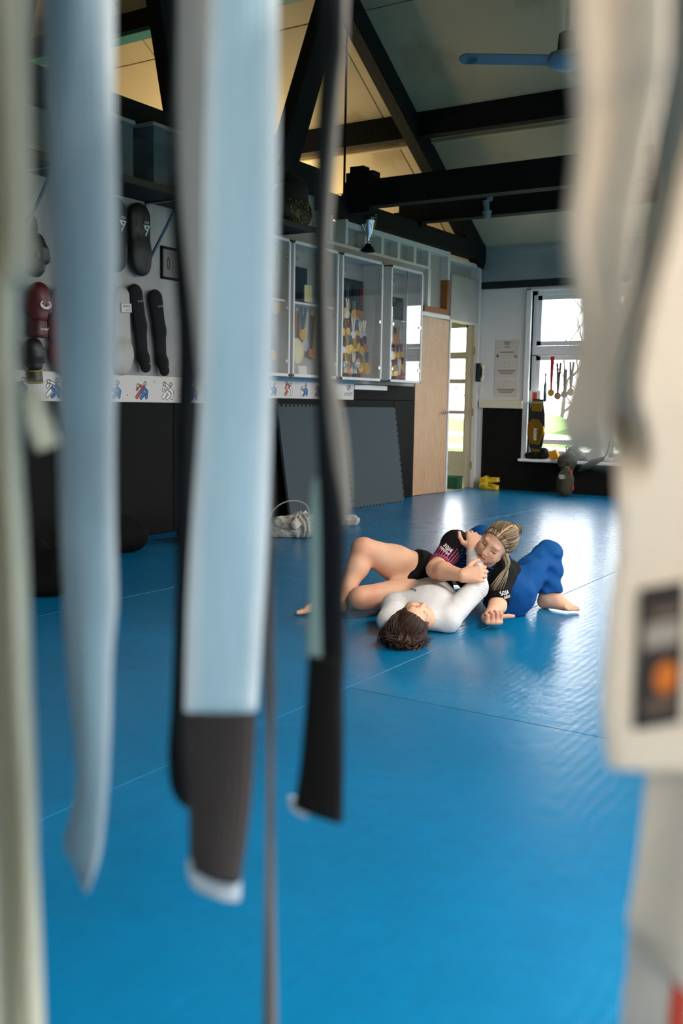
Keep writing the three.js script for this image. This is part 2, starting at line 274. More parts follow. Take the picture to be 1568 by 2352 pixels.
// ---------- roof: lining panels, purlins ----------
{
  const c = struct('ceiling');
  const a = Math.atan(SL), len = 2.44, dz = len * Math.cos(a), R = RNG(3);
  const slope = (z, off) => V(0, roofY(z) + off * Math.cos(a), z);
  const mk = (zA, zB, x0, x1) => { // one panel lying in the roof plane between zA (low) and zB
    const A = slope(zA, 0), B = slope(zB, 0), L = A.distanceTo(B), ang = Math.atan2(B.y - A.y, A.z - B.z);
    return metreUV(rbox(x1 - x0 - 0.012, 0.02, L - 0.012, 0.004)).applyMatrix4(new THREE.Matrix4().makeRotationX(ang)).translate((x0 + x1) / 2, (A.y + B.y) / 2 + 0.013, (A.z + B.z) / 2);
  };
  const zs = []; for (let z = -9.1; z > FZ; z -= dz) zs.unshift(z); zs.unshift(FZ - 0.02); for (let z = -9.1 + dz; z < RIDGE - 0.3; z += dz) zs.push(z); zs.push(RIDGE);
  const xs = []; for (let x = -8.5; x > LX; x -= 2.44) xs.unshift(x); xs.unshift(LX); for (let x = -8.5 + 2.44; x < RX - 0.3; x += 2.44) xs.push(x); xs.push(RX);
  for (let j = 0; j < zs.length - 1; j++) for (let i = 0; i < xs.length - 1; i++) { const m = obj('panel', mk(zs[j], zs[j + 1], xs[i], xs[i + 1]), M.ceiling, c); m.geometry.attributes.uv.array.forEach((_, q, arr) => { arr[q] += (q % 2 ? i : j) * 1.73; }); }
  const zn = [RIDGE]; for (let z = RIDGE + dz; z < NZ - 0.3; z += dz) zn.push(z); zn.push(NZ + 0.02);
  for (let j = 0; j < zn.length - 1; j++) for (let i = 0; i < xs.length - 1; i++) obj('panel', mk(zn[j + 1], zn[j], xs[i], xs[i + 1]), M.ceiling, c);
  const deck = (z0, z1) => { const A = slope(z0, 0), B = slope(z1, 0), ang = Math.atan2(B.y - A.y, A.z - B.z); return box(RX - LX + 0.6, 0.12, A.distanceTo(B) + 0.2).applyMatrix4(new THREE.Matrix4().makeRotationX(ang)).translate((LX + RX) / 2, (A.y + B.y) / 2 + 0.1, (A.z + B.z) / 2); };
  obj('deck', [deck(FZ - 0.1, RIDGE), deck(RIDGE, NZ + 0.1)], M.backroom, c);
  structMesh('purlin', [span(LX, RX, 4.1, 4.42, -10.38, -10.24)], M.beam);
  structMesh('purlin', [span(LX, RX, 5.2, 5.62, -8.72, -8.56)], M.beam);
  structMesh('trim_5', [span(LX, RX, 4.375, 4.39, -10.24, -10.225)], M.beamEdge);
  structMesh('trim_6', [span(LX, RX, 5.17, 5.215, -8.74, -8.54)], M.teal);
  structMesh('purlin', [span(LX, RX, 5.9, 6.2, -7.2, -7.05)], M.beam);
  const con = obj('cable_conduit', cyl(0.022, 0.022, RX - LX, (RX + LX) / 2, 4.11, -10.58, 0, 0, Math.PI / 2, 10), M.ceiling); tag(con, 'thin round cable conduit running along the sloped ceiling below the purlin', 'conduit');
}

// ---------- gable and near walls ----------
{
  const gable = (holes) => { const s = new THREE.Shape(); s.moveTo(-FZ + 0.16, -0.3); s.lineTo(-NZ - 0.15, -0.3); s.lineTo(-NZ - 0.15, roofY(NZ)); s.lineTo(-RIDGE, roofY(RIDGE) + 0.02); s.lineTo(-FZ + 0.16, EAVE); s.closePath();
    for (const [z0, z1, y0, y1] of holes) { const h = new THREE.Path(); h.moveTo(-z0, y0); h.lineTo(-z1, y0); h.lineTo(-z1, y1); h.lineTo(-z0, y1); h.closePath(); s.holes.push(h); }
    return new THREE.ExtrudeGeometry(s, { depth: 0.15, bevelEnabled: false }).rotateY(Math.PI / 2); };
  const holes = [[-9.9, -7.7, 0.9, 2.5], [-6.9, -4.7, 0.9, 2.5], [-3.9, -1.7, 0.9, 2.5]];
  structMesh('wall_right', T(gable(holes), RX, 0, 0), M.shade);
  structMesh('wall_left_gable', T(gable([]), LX - 0.15, 0, 0), M.backroom);
  const NW = [0.15, 1.5, 1.02, 2.12];  // unseen window, added and sized to light the hung belts and jackets
  structMesh('wall_near', [span(LX, NW[0], -0.3, roofY(NZ) + 0.02, NZ, NZ + 0.15), span(NW[1], RX, -0.3, roofY(NZ) + 0.02, NZ, NZ + 0.15), span(NW[0], NW[1], -0.3, NW[2], NZ, NZ + 0.15), span(NW[0], NW[1], NW[3], roofY(NZ) + 0.02, NZ, NZ + 0.15)], M.shade);
  { const w = struct('window_30', [NW[0], NW[2], NZ + 0.08]), W = NW[1] - NW[0], H = NW[3] - NW[2]; obj('frame', [span(0, 0.05, 0, H, -0.03, 0.03), span(W - 0.05, W, 0, H, -0.03, 0.03), span(0, W, 0, 0.05, -0.03, 0.03), span(0, W, H - 0.05, H, -0.03, 0.03)], M.gloss, w); obj('pane', span(0.05, W - 0.05, 0.05, H - 0.05, -0.003, 0.003), M.glass, w); }
  holes.forEach(([z0, z1, y0, y1], i) => {
    const w = struct(`window_${20 + i}`, [RX + 0.08, y0, z0]), D = z1 - z0, H = y1 - y0;
    obj('frame', [span(-0.03, 0.03, 0, H, 0, 0.06), span(-0.03, 0.03, 0, H, D - 0.06, D), span(-0.03, 0.03, 0, 0.06, 0, D), span(-0.03, 0.03, H - 0.06, H, 0, D), span(-0.03, 0.03, 0, H, D / 2 - 0.03, D / 2 + 0.03)], M.gloss, w);
    for (const k of [0, 1]) obj('pane', span(-0.003, 0.003, 0.06, H - 0.06, k ? D / 2 + 0.03 : 0.06, k ? D - 0.06 : D / 2 - 0.03), M.glass, w);
  });
}

// ---------- cabinet wall (left) ----------
{
  const b = WX - 0.12, D0 = -11.3, D1 = -12.1;
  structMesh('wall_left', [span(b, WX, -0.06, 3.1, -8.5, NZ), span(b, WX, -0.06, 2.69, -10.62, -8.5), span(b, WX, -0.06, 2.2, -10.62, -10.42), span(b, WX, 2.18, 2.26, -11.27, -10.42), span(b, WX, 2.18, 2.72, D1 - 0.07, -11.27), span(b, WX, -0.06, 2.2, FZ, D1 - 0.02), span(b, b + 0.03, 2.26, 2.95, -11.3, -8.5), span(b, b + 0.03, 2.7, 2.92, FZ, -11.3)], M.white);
  structMesh('trim_7', [span(b + 0.02, WX + 0.004, 2.69, 2.72, -10.75, -8.5), span(b + 0.02, WX + 0.004, 2.9, 2.96, -11.27, -8.86), span(b + 0.02, WX + 0.004, 2.86, 2.91, FZ, -11.27)], M.frame);
  const studs = struct('wall_left_studs', [WX, 0, 0]);
  for (const z of [-9.27, -9.62, -9.98, -10.36, -10.72]) obj('stud', span(-0.1, 0.004, 2.72, 2.9, z - 0.03, z + 0.03), M.frame, studs);
  obj('stud', span(-0.1, 0.004, 2.26, 2.9, -11.27, -11.21), M.frame, studs); obj('stud', span(-0.1, 0.006, 2.72, 2.86, -12.12, -12.06), M.frame, studs); obj('stud', span(-0.1, 0.004, 2.26, 2.69, -10.77, -10.7), M.frame, studs);
  obj('stud', span(-0.1, 0.006, 2.26, 2.62, -11.262, -11.205), M.rawwood, studs); obj('sill_rail', span(-0.1, 0.006, 2.2, 2.26, -11.27, -10.62), M.rawwood, studs);
  obj('framed_opening', [span(-0.1, 0.03, 2.72, 3.04, -8.87, -8.82), span(-0.1, 0.03, 2.72, 3.04, -8.58, -8.53), span(-0.1, 0.03, 2.99, 3.04, -8.82, -8.58)], M.frame, studs);
  // black pads along the foot of the wall
  const pads = struct('wall_left_pads', [WX, 0, 0]);
  for (let z = NZ - 0.05, k = 0; z > -10.3; z -= 1.225, k++) obj('wall_pad', rspan(0, 0.03, 0, 1.13, Math.max(z - 1.22, -10.4), z, 0.012), M.blackWall, pads, true);
  obj('upper_pad', rspan(0, 0.028, 1.13, 1.3, -10.4, -9.03, 0.01), M.blackWall, pads, true);
  // plain plywood door, closed, and the open doorway beside it
  const d1 = struct('door_1', [WX, 0, 0]);
  obj('leaf', rspan(-0.035, 0.012, 0.006, 2.13, -11.27, -10.43, 0.004), M.ply, d1, true);
  obj('door_frame', [span(-0.1, 0.02, 2.14, 2.185, -11.3, -10.42), span(-0.11, 0.024, 0, 2.185, D0 - 0.012, -11.272)], M.frame, d1);
  const h = obj('handle', [cyl(0.024, 0.024, 0.008, 0.018, 1.0, -11.2, 0, 0, Math.PI / 2), cyl(0.009, 0.009, 0.045, 0.036, 1.0, -11.2, 0, 0, Math.PI / 2), rbox(0.016, 0.018, 0.11, 0.007, 0.06, 1.0, -11.16)], M.chrome, d1); h.userData.label = 'chrome lever handle';
  const d2 = struct('door_2', [WX, 0, 0]);
  obj('jamb', [span(-0.12, 0.02, 0, 2.18, D1 - 0.05, D1), span(-0.12, 0.02, 2.14, 2.18, D1, D0)], M.cream, d2);
  obj('hinge', [0.3, 1.0, 1.8].map((y) => rbox(0.012, 0.1, 0.02, 0.003, -0.004, y, D1 + 0.045)), M.brass, d2);
  structMesh('wall_left_overdoor', [rspan(WX - 0.02, WX + 0.03, 2.15, 2.70, -12.06, -11.27, 0.004)], M.white);
  structMesh('trim_8', [span(WX - 0.02, WX + 0.035, 0, 2.9, -12.12, -12.07)], M.frame);
  // back room behind the wall
  structMesh('wall_left_back_floor', [span(LX, b, -0.06, -0.02, FZ, NZ)], M.backroom);
}
// ---------- roof truss standing on the cabinet wall, cross beams ----------
{
  const t = struct('roof_truss', [WX, 0, 0]), P = (z, y) => V(0, y, z);
  obj('bottom_chord', [span(-0.1, 0.06, 2.97, 3.17, FZ, -8.3), span(-0.1, 0.06, 3.1, 3.36, -8.3, NZ)], M.beam, t, true);
  const off = 0.16 / Math.cos(Math.atan(SL));
  obj('rafter', [bar(P(FZ, EAVE - off), P(RIDGE, roofY(RIDGE) - off), 0.14, 0.26), bar(P(RIDGE, roofY(RIDGE) - off), P(NZ, roofY(NZ) - off), 0.14, 0.26)], M.beam, t, true);
  obj('strut', bar(P(-8.56, 5.1), P(-7.72, 3.2), 0.14, 0.26), M.beam, t, true);
  obj('strut', bar(P(-5.5, 6.9), P(-4.55, 3.2), 0.14, 0.26), M.beam, t, true);
  obj('strut', bar(P(-5.5, 6.9), P(-6.4, 3.2), 0.14, 0.26), M.beam, t, true);
  obj('tie_rod', [cyl(0.012, 0.012, 1.7, 0.03, 4.0, -8.78, 0, 0, 0, 8), cyl(0.03, 0.03, 0.03, 0.03, 3.19, -8.78, 0, 0, 0, 6)], M.rubber, t);
  const beam = (z, y0, y1, x0) => { const g = struct('cross_beam', [0, 0, z]); obj('beam', span(x0, RX, y0, y1, -0.16, 0), M.beam, g, true); obj('stepped_end', [span(x0 + 0.02, x0 + 0.34, y1, y1 + 0.09, -0.15, -0.01), span(x0 + 0.06, x0 + 0.22, y1 + 0.09, y1 + 0.15, -0.14, -0.02), span(x0 - 0.08, x0 + 0.3, y0 - 0.06, y0 + 0.12, -0.13, -0.02)], M.beam, g, true); obj('edge_strip', span(x0 + 0.3, RX, y0 - 0.015, y0 + 0.012, -0.14, 0.01), M.beam, g, true); return g; };
  beam(-8.8, 3.08, 3.33, -5.66); beam(-10.3, 3.18, 3.42, -5.86);
}

// ---------- lamps ----------
{
  const glow = (c, k) => new THREE.MeshStandardMaterial({ color: C('#ffffff'), emissive: C(c), emissiveIntensity: k });
  const batten = (x, y, z, len, watt, color, label, up = false) => {
    const g = thing('unseen_batten_lamp', label, 'lamp', [x, y, z], 'batten lamps'), k = up ? -1 : 1;
    obj('housing', rbox(0.12, 0.05, len + 0.06, 0.012, 0, 0.03 * k, 0), M.gloss, g);
    obj('diffuser', rbox(0.1, 0.03, len, 0.012, 0, -0.005 * k, 0), glow(color, 2.2), g);
    for (const s of [-1, 1]) obj('hanger', cyl(0.004, 0.004, roofY(z) - y - 0.05, 0.055, (roofY(z) - y + 0.05) / 2, s * len * 0.38, 0, 0, 0, 6), M.steel, g);
    const l = new THREE.RectAreaLight(C(color), watt, 0.1, len); l.position.set(0, -0.03 * k, 0); l.rotation.x = -Math.PI / 2 * k; l.castShadow = true; g.add(l);
  };
  batten(0.85, 2.3, -1.5, 1.6, 265, '#fff6ee', 'added batten lamp out of view, lighting the mat nearest the belts');  // three white lamps out of view, added to brighten mat, grapplers and far end
  batten(-0.55, 2.95, -4.6, 1.8, 120, '#fff6ee', 'added batten lamp out of view, lighting the two grapplers');
  batten(0.1, 2.9, -9.6, 1.8, 430, '#fff6ee', 'added batten lamp out of view, brightening the window wall end');
  batten(-8.3, 2.6, -10.4, 1.8, 175, '#ffeab4', 'warm uplight batten hung in the store behind the cabinet wall', true);
}

// ---------- things on the cabinet wall ----------
function strap(a, b, dir, w, t) { const d = b.clone().sub(a), L = d.length(), y = d.clone().divideScalar(L), x = dir.clone().sub(y.clone().multiplyScalar(dir.dot(y))).normalize(), z = x.clone().cross(y); return new THREE.BoxGeometry(w, L, t).applyMatrix4(new THREE.Matrix4().makeBasis(x, y, z)).translate((a.x + b.x) / 2, (a.y + b.y) / 2, (a.z + b.z) / 2); }
const onWall = (z, y, x = 0) => [WX + x, y, z];
const metal = { gold: std(C('#d3a63f'), 0.38, { metalness: 0.55 }), silver: std(C('#c6c8ca'), 0.35, { metalness: 0.55 }), bronze: std(C('#b06a3c'), 0.4, { metalness: 0.5 }) };
const ribbonM = ['#0d1118', '#1b2b45', '#8c6f1e', '#6a1717', '#27505a', '#c9c3b4', '#1d1d1d', '#a8872a'].map((c) => std(C(c), 0.85));
function wallText(w, h, draw, o = {}) { return std(C('#ffffff'), o.rough ?? 0.7, { map: canvasTex(o.px ?? 256, Math.round((o.px ?? 256) * h / w), draw) }); }
const mirrorText = (g, s, x, y) => { g.save(); g.translate(x, y); g.scale(-1, 1); g.fillText(s, 0, 0); g.restore(); };
const plateX = (w, h) => new THREE.PlaneGeometry(w, h).rotateY(Math.PI / 2);   // faces the room from the cabinet wall

{ // printed strips along the top of the wall pads
  const fig = (g, x, y, s, k) => {
    g.save(); g.translate(x, y); g.scale(s, s); g.lineWidth = 0.05; g.strokeStyle = '#30343a'; g.lineJoin = 'round';
    const col = ['#c8462f', '#1f6ea8', '#e9e4da', '#b03a2c', '#2a7fb5'];
    const limb = (pts, w, c) => { g.lineCap = 'round'; g.beginPath(); g.moveTo(pts[0], pts[1]); for (let i = 2; i < pts.length; i += 2) g.lineTo(pts[i], pts[i + 1]); g.strokeStyle = '#30343a'; g.lineWidth = w + 0.07; g.stroke(); g.strokeStyle = c; g.lineWidth = w; g.stroke(); };
    const head = (hx, hy, c) => { g.beginPath(); g.arc(hx, hy, 0.1, 0, 7); g.fillStyle = c; g.fill(); g.strokeStyle = '#30343a'; g.lineWidth = 0.04; g.stroke(); };
    const a = col[k % 2 ? 0 : 2], b = col[k % 3 ? 1 : 2], j = (k * 37 % 10) / 20 - 0.25;
    limb([-0.4, 0.4, -0.15, 0.15 + j * 0.3, 0.1, -0.1], 0.16, a); limb([0.1, -0.1, 0.35, 0.1, 0.3, 0.42], 0.13, b); limb([-0.1, 0.05, 0.15, 0.25, -0.1, 0.45], 0.13, b); limb([0.05, -0.15, -0.25, -0.2 + j, -0.4, 0], 0.1, a); head(0.2, -0.32, '#d9b79c'); head(-0.32, -0.2 + j, '#d9b79c');
    g.restore();
  };
  const strip = (z0, z1, y0, y1, label, n, draw) => {
    const w = z0 - z1, h = y1 - y0, m = wallText(w, h, (g, W, H) => { g.fillStyle = '#cfcac2'; g.fillRect(0, 0, W, H); for (let k = 0; k < n; k++) { fig(g, (k + 0.5) * W / n, H * 0.52, H * 0.72, k); g.fillStyle = '#3a3a3a'; g.beginPath(); g.arc((k + 0.95) * W / n, H * (k % 2 ? 0.2 : 0.75), H * 0.025, 0, 7); g.fill(); } draw?.(g, W, H); }, { px: 2048 });
    const o = obj('poster_strip', rbox(0.006, h, w, 0.002), M.paper); o.position.set(...onWall((z0 + z1) / 2, (y0 + y1) / 2, 0.036)); o.rotation.z = -0.02;
    const f = obj('print', plateX(w - 0.004, h - 0.004), m, o); f.position.x = 0.0045; tag(o, label, 'poster');
  };
  strip(-4.2, -6.9, 1.075, 1.285, 'long printed strip of small outlined wrestlers under the gloves and shin guards', 9);
  strip(-6.92, -9.02, 1.13, 1.325, 'printed strip of red and blue wrestlers ending in the word Points', 8, (g, W, H) => {
    g.fillStyle = '#5d86a6'; g.fillRect(0, 0, W, H * 0.16); g.fillStyle = '#cfcac2'; g.fillRect(W * 0.9, H * 0.17, W * 0.1, H * 0.8); g.fillStyle = '#2a2c30'; g.font = `bold ${H * 0.3}px sans-serif`; g.textAlign = 'center'; mirrorText(g, 'BJJ', W * 0.952, H * 0.42); g.font = `${H * 0.3}px sans-serif`; mirrorText(g, 'Points', W * 0.948, H * 0.8);
  });
  const b = obj('poster_strip', [rspan(0, 0.02, -0.05, 0.0, -0.34, 0.34, 0.003)], M.frame); b.position.set(...onWall(-9.36, 1.29, 0.034)); tag(b, 'blank white batten continuing the strip below the display cabinets', 'batten');
}

// display cabinets
const medalProto = (() => {
  const make = (rm, dm, w, len, r) => { const t = new THREE.Group(); t.drop = len + 2 * r + 0.01; const ri = obj('ribbon', [strap(V(0, 0, -w), V(0.004, -len, -0.004), V(0, 0, 1), 0.026, 0.003), strap(V(0, 0, w), V(0.006, -len, 0.004), V(0, 0, 1), 0.026, 0.003)], rm, t); const d = obj('disc', [cyl(r, r, 0.005, 0.006, -len - r * 0.95, 0, 0, 0, Math.PI / 2, 20), T(new THREE.TorusGeometry(r, 0.0035, 6, 20).rotateY(Math.PI / 2), 0.006, -len - r * 0.95, 0), cyl(r * 0.6, r * 0.6, 0.008, 0.006, -len - r * 0.95, 0, 0, 0, Math.PI / 2, 6)], dm, t); return t; };
  const ms = [metal.gold, metal.silver, metal.bronze, metal.gold]; const list = [];
  ribbonM.forEach((rm, i) => list.push(make(rm, ms[i % 4], 0.02 + 0.006 * (i % 3), 0.18 + 0.05 * (i % 4), 0.038 + 0.007 * (i % 3))));
  ribbonM.forEach((rm, i) => list.push(make(rm, ms[i % 4], 0.014 + 0.004 * (i % 3), 0.07 + 0.02 * (i % 3), 0.036 + 0.006 * ((i * 5) % 3))));   // short ribbons
  return list;
})();
function medal(k, x, y, z, label, group, s = 1, tilt = 0) { const pr = medalProto[k % medalProto.length], m = pr.clone(); s = Math.min(s, (y - 1.375) / pr.drop); m.name = numbered('medal'); m.position.set(x, y, z); m.scale.setScalar(s); m.rotation.x = tilt; scene.add(m); m.userData = {}; tag(m, label.replace(/^medal( on an? \w+ ribbon| on a long ribbon| on a ribbon)?/, `${['gold', 'silver', 'bronze', 'gold'][k % 8 % 4]} medal on a ${['black', 'navy', 'ochre', 'dark red', 'teal', 'cream', 'jet black', 'mustard'][k % 8]} ribbon`), 'medal', group); return m; }
function cup(name, label, cat, at, pts, mat, group, handles, turn = 0) { const g = thing(name, label, cat, at, group); g.rotation.y = turn; obj('cup', lathe(pts.body, 28), mat, g); obj('base', lathe(pts.base, 24), M.rubber, g); if (handles) for (const s of [-1, 1]) obj('handle', tube(handles.map(([r, h]) => [s * r, h, 0]), 0.005, 20, 6), mat, g); return g; }
{
  const cabs = [[-6.8, -7.56, 'glass-fronted display cabinet half hidden behind the wide pale belt'], [-7.6, -8.37, 'glass-fronted display cabinet holding a round pale gold plate'], [-8.43, -9.23, 'glass-fronted display cabinet packed with hanging medals, below the silver cup'], [-9.4, -10.12, 'glass-fronted display cabinet next to the plywood door, mirroring the window']];
  cabs.forEach(([z0, z1, label], i) => {
    const y0 = 1.33, y1 = 2.57, g = thing('display_cabinet', label, 'cabinet', onWall((z0 + z1) / 2, y0, 0.002)), W = z0 - z1, H = y1 - y0, D = 0.25, h = W / 2;
    obj('back_panel', span(0, 0.008, 0, H, -h, h), M.white, g, true);
    obj('side_panel', rspan(0, D - 0.02, 0, H, h - 0.018, h, 0.003), M.frame, g); obj('side_panel', rspan(0, D - 0.02, 0, H, -h, -h + 0.018, 0.003), M.frame, g);
    obj('top_panel', rspan(0, D - 0.02, H - 0.018, H, -h, h, 0.003), M.frame, g); obj('bottom_panel', rspan(0, D - 0.02, 0, 0.018, -h, h, 0.003), M.frame, g);
    obj('front_frame', [rspan(D - 0.02, D, 0, H, h - 0.028, h, 0.003), rspan(D - 0.02, D, 0, H, -h, -h + 0.028, 0.003), rspan(D - 0.02, D, H - 0.028, H, -h, h, 0.003), rspan(D - 0.02, D, 0, 0.028, -h, h, 0.003)], M.frame, g);
    if (i === 3) { obj('glass_pane', span(D - 0.012, D - 0.006, 0.028, H - 0.028, 0.004, h - 0.03), M.glass, g); obj('glass_pane', span(D - 0.012, D - 0.006, 0.028, H - 0.028, -h + 0.03, -0.0), M.glass, g); obj('door_edge', span(D - 0.013, D - 0.004, 0.028, H - 0.028, -0.001, 0.005), M.steel, g); }
    else obj('glass_pane', span(D - 0.012, D - 0.006, 0.028, H - 0.028, -h + 0.03, h - 0.03), M.glass, g);
    for (const s of [-1, 1]) for (const y of [0.14, H * 0.5, H - 0.16]) { const f = obj('fixing', [cyl(0.014, 0.016, 0.008, D - 0.002, y, s * (h - 0.055), 0, 0, Math.PI / 2, 16), ball(0.006, D + 0.003, y, s * (h - 0.055), 0.6, 1, 1, 10)], M.chrome, g); }
    if (i < 2) obj('shelf', rspan(0.01, D - 0.05, 0.68, 0.7, -h + 0.02, h - 0.02, 0.003), M.frame, g);
    if (i === 3) obj('shelf', rspan(0.01, D - 0.05, 0.668, 0.676, -h + 0.02, h - 0.02, 0.002), M.glass, g);
  });
  const R = RNG(21);
  // middle cabinet: dark cloth, rows of medals, small cups
  const banner = (zc, y, w, h, name, label, mat) => { const o = obj(name, rbox(0.006, h, w, 0.002), mat); o.position.set(...onWall(zc, y, 0.02)); tag(o, label, 'cloth'); };
  banner(-8.95, 2.2, 0.5, 0.36, 'dark_cloth', 'dark cloth pinned at the top of the medal-packed cabinet', std(C('#14161c'), 0.9));
  for (let r = 0; r < 5; r++) for (let k = 0; k < 7; k++) medal(Math.floor(R() * 8) + (r ? 8 : 0), WX + 0.05 + r * 0.022 + R() * 0.01, 2.34 - r * 0.175 - R() * 0.06, -8.66 - k * 0.068 - R() * 0.04, 'medal on a ribbon in the packed middle display cabinet', 'medals in the middle cabinet', 1 + R() * 0.35, (R() - 0.5) * 0.2);
  const cupPts = { body: [[0.002, 0.05], [0.01, 0.055], [0.008, 0.09], [0.012, 0.1], [0.035, 0.125], [0.042, 0.165], [0.038, 0.165], [0.03, 0.13], [0.002, 0.11]], base: [[0.002, 0.05], [0.03, 0.05], [0.036, 0.03], [0.042, 0], [0.002, 0]] };
  [[-8.62, metal.silver, 'small silver cup'], [-8.73, metal.bronze, 'small bronze cup'], [-8.84, metal.silver, 'small plain silver goblet'], [-8.95, metal.gold, 'small gold cup']].forEach(([z, m, n], i) => cup('small_trophy', `${n} standing on the floor of the medal-packed cabinet`, 'trophy', [WX + 0.17 - (i % 2) * 0.05, 1.349, z], cupPts, m, 'small trophies in the middle cabinet', [[0.035, 0.15], [0.06, 0.15], [0.058, 0.12], [0.03, 0.11]], i));
  // first cabinet
  banner(-8.0, 2.22, 0.3, 0.34, 'navy_cloth', 'navy cloth in the cabinet with the pale gold plate', std(C('#142237'), 0.9));
  const plaque = obj('plaque', rbox(0.012, 0.16, 0.13, 0.004), std(C('#cfc690'), 0.5)); plaque.position.set(...onWall(-8.0, 2.13, 0.14)); tag(plaque, 'cream plaque on the shelf of the cabinet with the pale gold plate', 'plaque');
  const disc = obj('gold_plate', [cyl(0.12, 0.12, 0.014, 0, 0, 0, 0, 0, Math.PI / 2, 32), T(new THREE.TorusGeometry(0.115, 0.009, 8, 32).rotateY(Math.PI / 2), 0.006, 0, 0), cyl(0.05, 0.05, 0.022, 0, 0, 0, 0, 0, Math.PI / 2, 24)], std(C('#d9cd9c'), 0.5)); disc.position.set(...onWall(-7.86, 1.58, 0.1)); tag(disc, 'large round pale gold plate leaning inside a display cabinet', 'plate');
  const card = obj('card', rbox(0.004, 0.09, 0.14, 0.001), M.paper); card.position.set(...onWall(-7.88, 1.395, 0.17)); card.rotation.z = 0.15; tag(card, 'small white card standing below the pale gold plate', 'card');
  for (let k = 0; k < 7; k++) medal(k + 1, WX + 0.05 + (k % 2) * 0.03, 2.0 - (k % 3) * 0.03, -7.78 - k * 0.078, 'medal in the cabinet with the pale gold plate', 'medals in the first cabinet', 1.15, (R() - 0.5) * 0.2);
  // third cabinet
  banner(-9.88, 2.16, 0.4, 0.25, 'photo_board', 'dark photo board in the cabinet next to the plywood door', std(C('#ffffff'), 0.6, { map: canvasTex(256, 128, (g, W, H) => { const q = RNG(8); g.fillStyle = '#171a1c'; g.fillRect(0, 0, W, H); for (let i = 0; i < 70; i++) { g.fillStyle = ['#3a4a3c', '#20323c', '#4a3a2e', '#10161a'][i % 4]; g.fillRect(q() * W, q() * H, 10 + q() * 30, 8 + q() * 30); } }) }));
  for (let r = 0; r < 3; r++) for (let k = 0; k < 5; k++) medal(Math.floor(R() * 8) + 8, WX + 0.05 + r * 0.03, 1.97 - r * 0.18 - R() * 0.04, -9.6 - k * 0.08 - R() * 0.03, 'medal hung in the cabinet next to the plywood door', 'medals in the third cabinet', 1.1 + R() * 0.3, (R() - 0.5) * 0.25);
  cup('small_trophy', 'small gold cup at the foot of the cabinet next to the plywood door', 'trophy', [WX + 0.15, 1.349, -9.66], cupPts, metal.gold, undefined, [[0.035, 0.15], [0.06, 0.15], [0.058, 0.12], [0.03, 0.11]]);
  const rag = obj('crumpled_red_cloth', netOf([cap(V(-0.02, 0.03, -0.1), V(0.03, 0.02, 0.1), 0.03, 0.035, 0.03), cap(V(0.03, 0.05, -0.02), V(0, 0.02, 0.13), 0.028, 0.02, 0.02), cap(V(0, 0.08, -0.07), V(0.02, 0.04, 0.02), 0.016, 0.02, 0.02), cap(V(0.02, 0.12, 0.06), V(0.02, 0.03, 0.05), 0.009, 0.014, 0.02)], 0.006), std(C('#8c2a2a'), 0.85)); rag.position.set(WX + 0.12, 1.353, -9.92); tag(rag, 'crumpled red cloth at the foot of the cabinet next to the plywood door', 'cloth');
  // medals and a scroll hung between the cabinets
  for (let k = 0; k < 3; k++) medal(2 + k * 3, WX + 0.03, 2.25 - k * 0.28, -9.315 - (k % 2) * 0.03, 'medal hung in the gap between two display cabinets', 'medals in the cabinet gap', 0.95);
  for (let k = 0; k < 4; k++) medal([2, 7, 6, 3][k], WX + 0.1 + k * 0.02, 1.99, -7.1 - k * 0.1, 'medal on a long ribbon in the cabinet half hidden behind the belt', 'medals in the hidden cabinet', 1.3);
  for (let k = 0; k < 2; k++) medal([2, 7][k], WX + 0.16, 2.52, -7.36 - k * 0.08, 'medal on an ochre ribbon above the shelf of the half hidden cabinet', 'upper medals in the hidden cabinet', 1.5);
  // silver cup on top of the cabinets
  cup('trophy_cup', 'tall silver cup with two handles on top of the cabinets', 'trophy', [WX + 0.06, 2.69, -9.22], { body: [[0.002, 0.08], [0.02, 0.085], [0.014, 0.1], [0.012, 0.115], [0.02, 0.125], [0.014, 0.135], [0.03, 0.17], [0.055, 0.235], [0.07, 0.3], [0.072, 0.315], [0.078, 0.32], [0.074, 0.35], [0.07, 0.35], [0.066, 0.3], [0.03, 0.19], [0.002, 0.17]], base: [[0.002, 0.08], [0.03, 0.08], [0.035, 0.06], [0.05, 0.05], [0.056, 0.03], [0.07, 0.025], [0.075, 0], [0.002, 0]] }, M.chrome, undefined, [[0.07, 0.3], [0.1, 0.34], [0.105, 0.39], [0.09, 0.4], [0.095, 0.3], [0.05, 0.22]], 1.2);
}

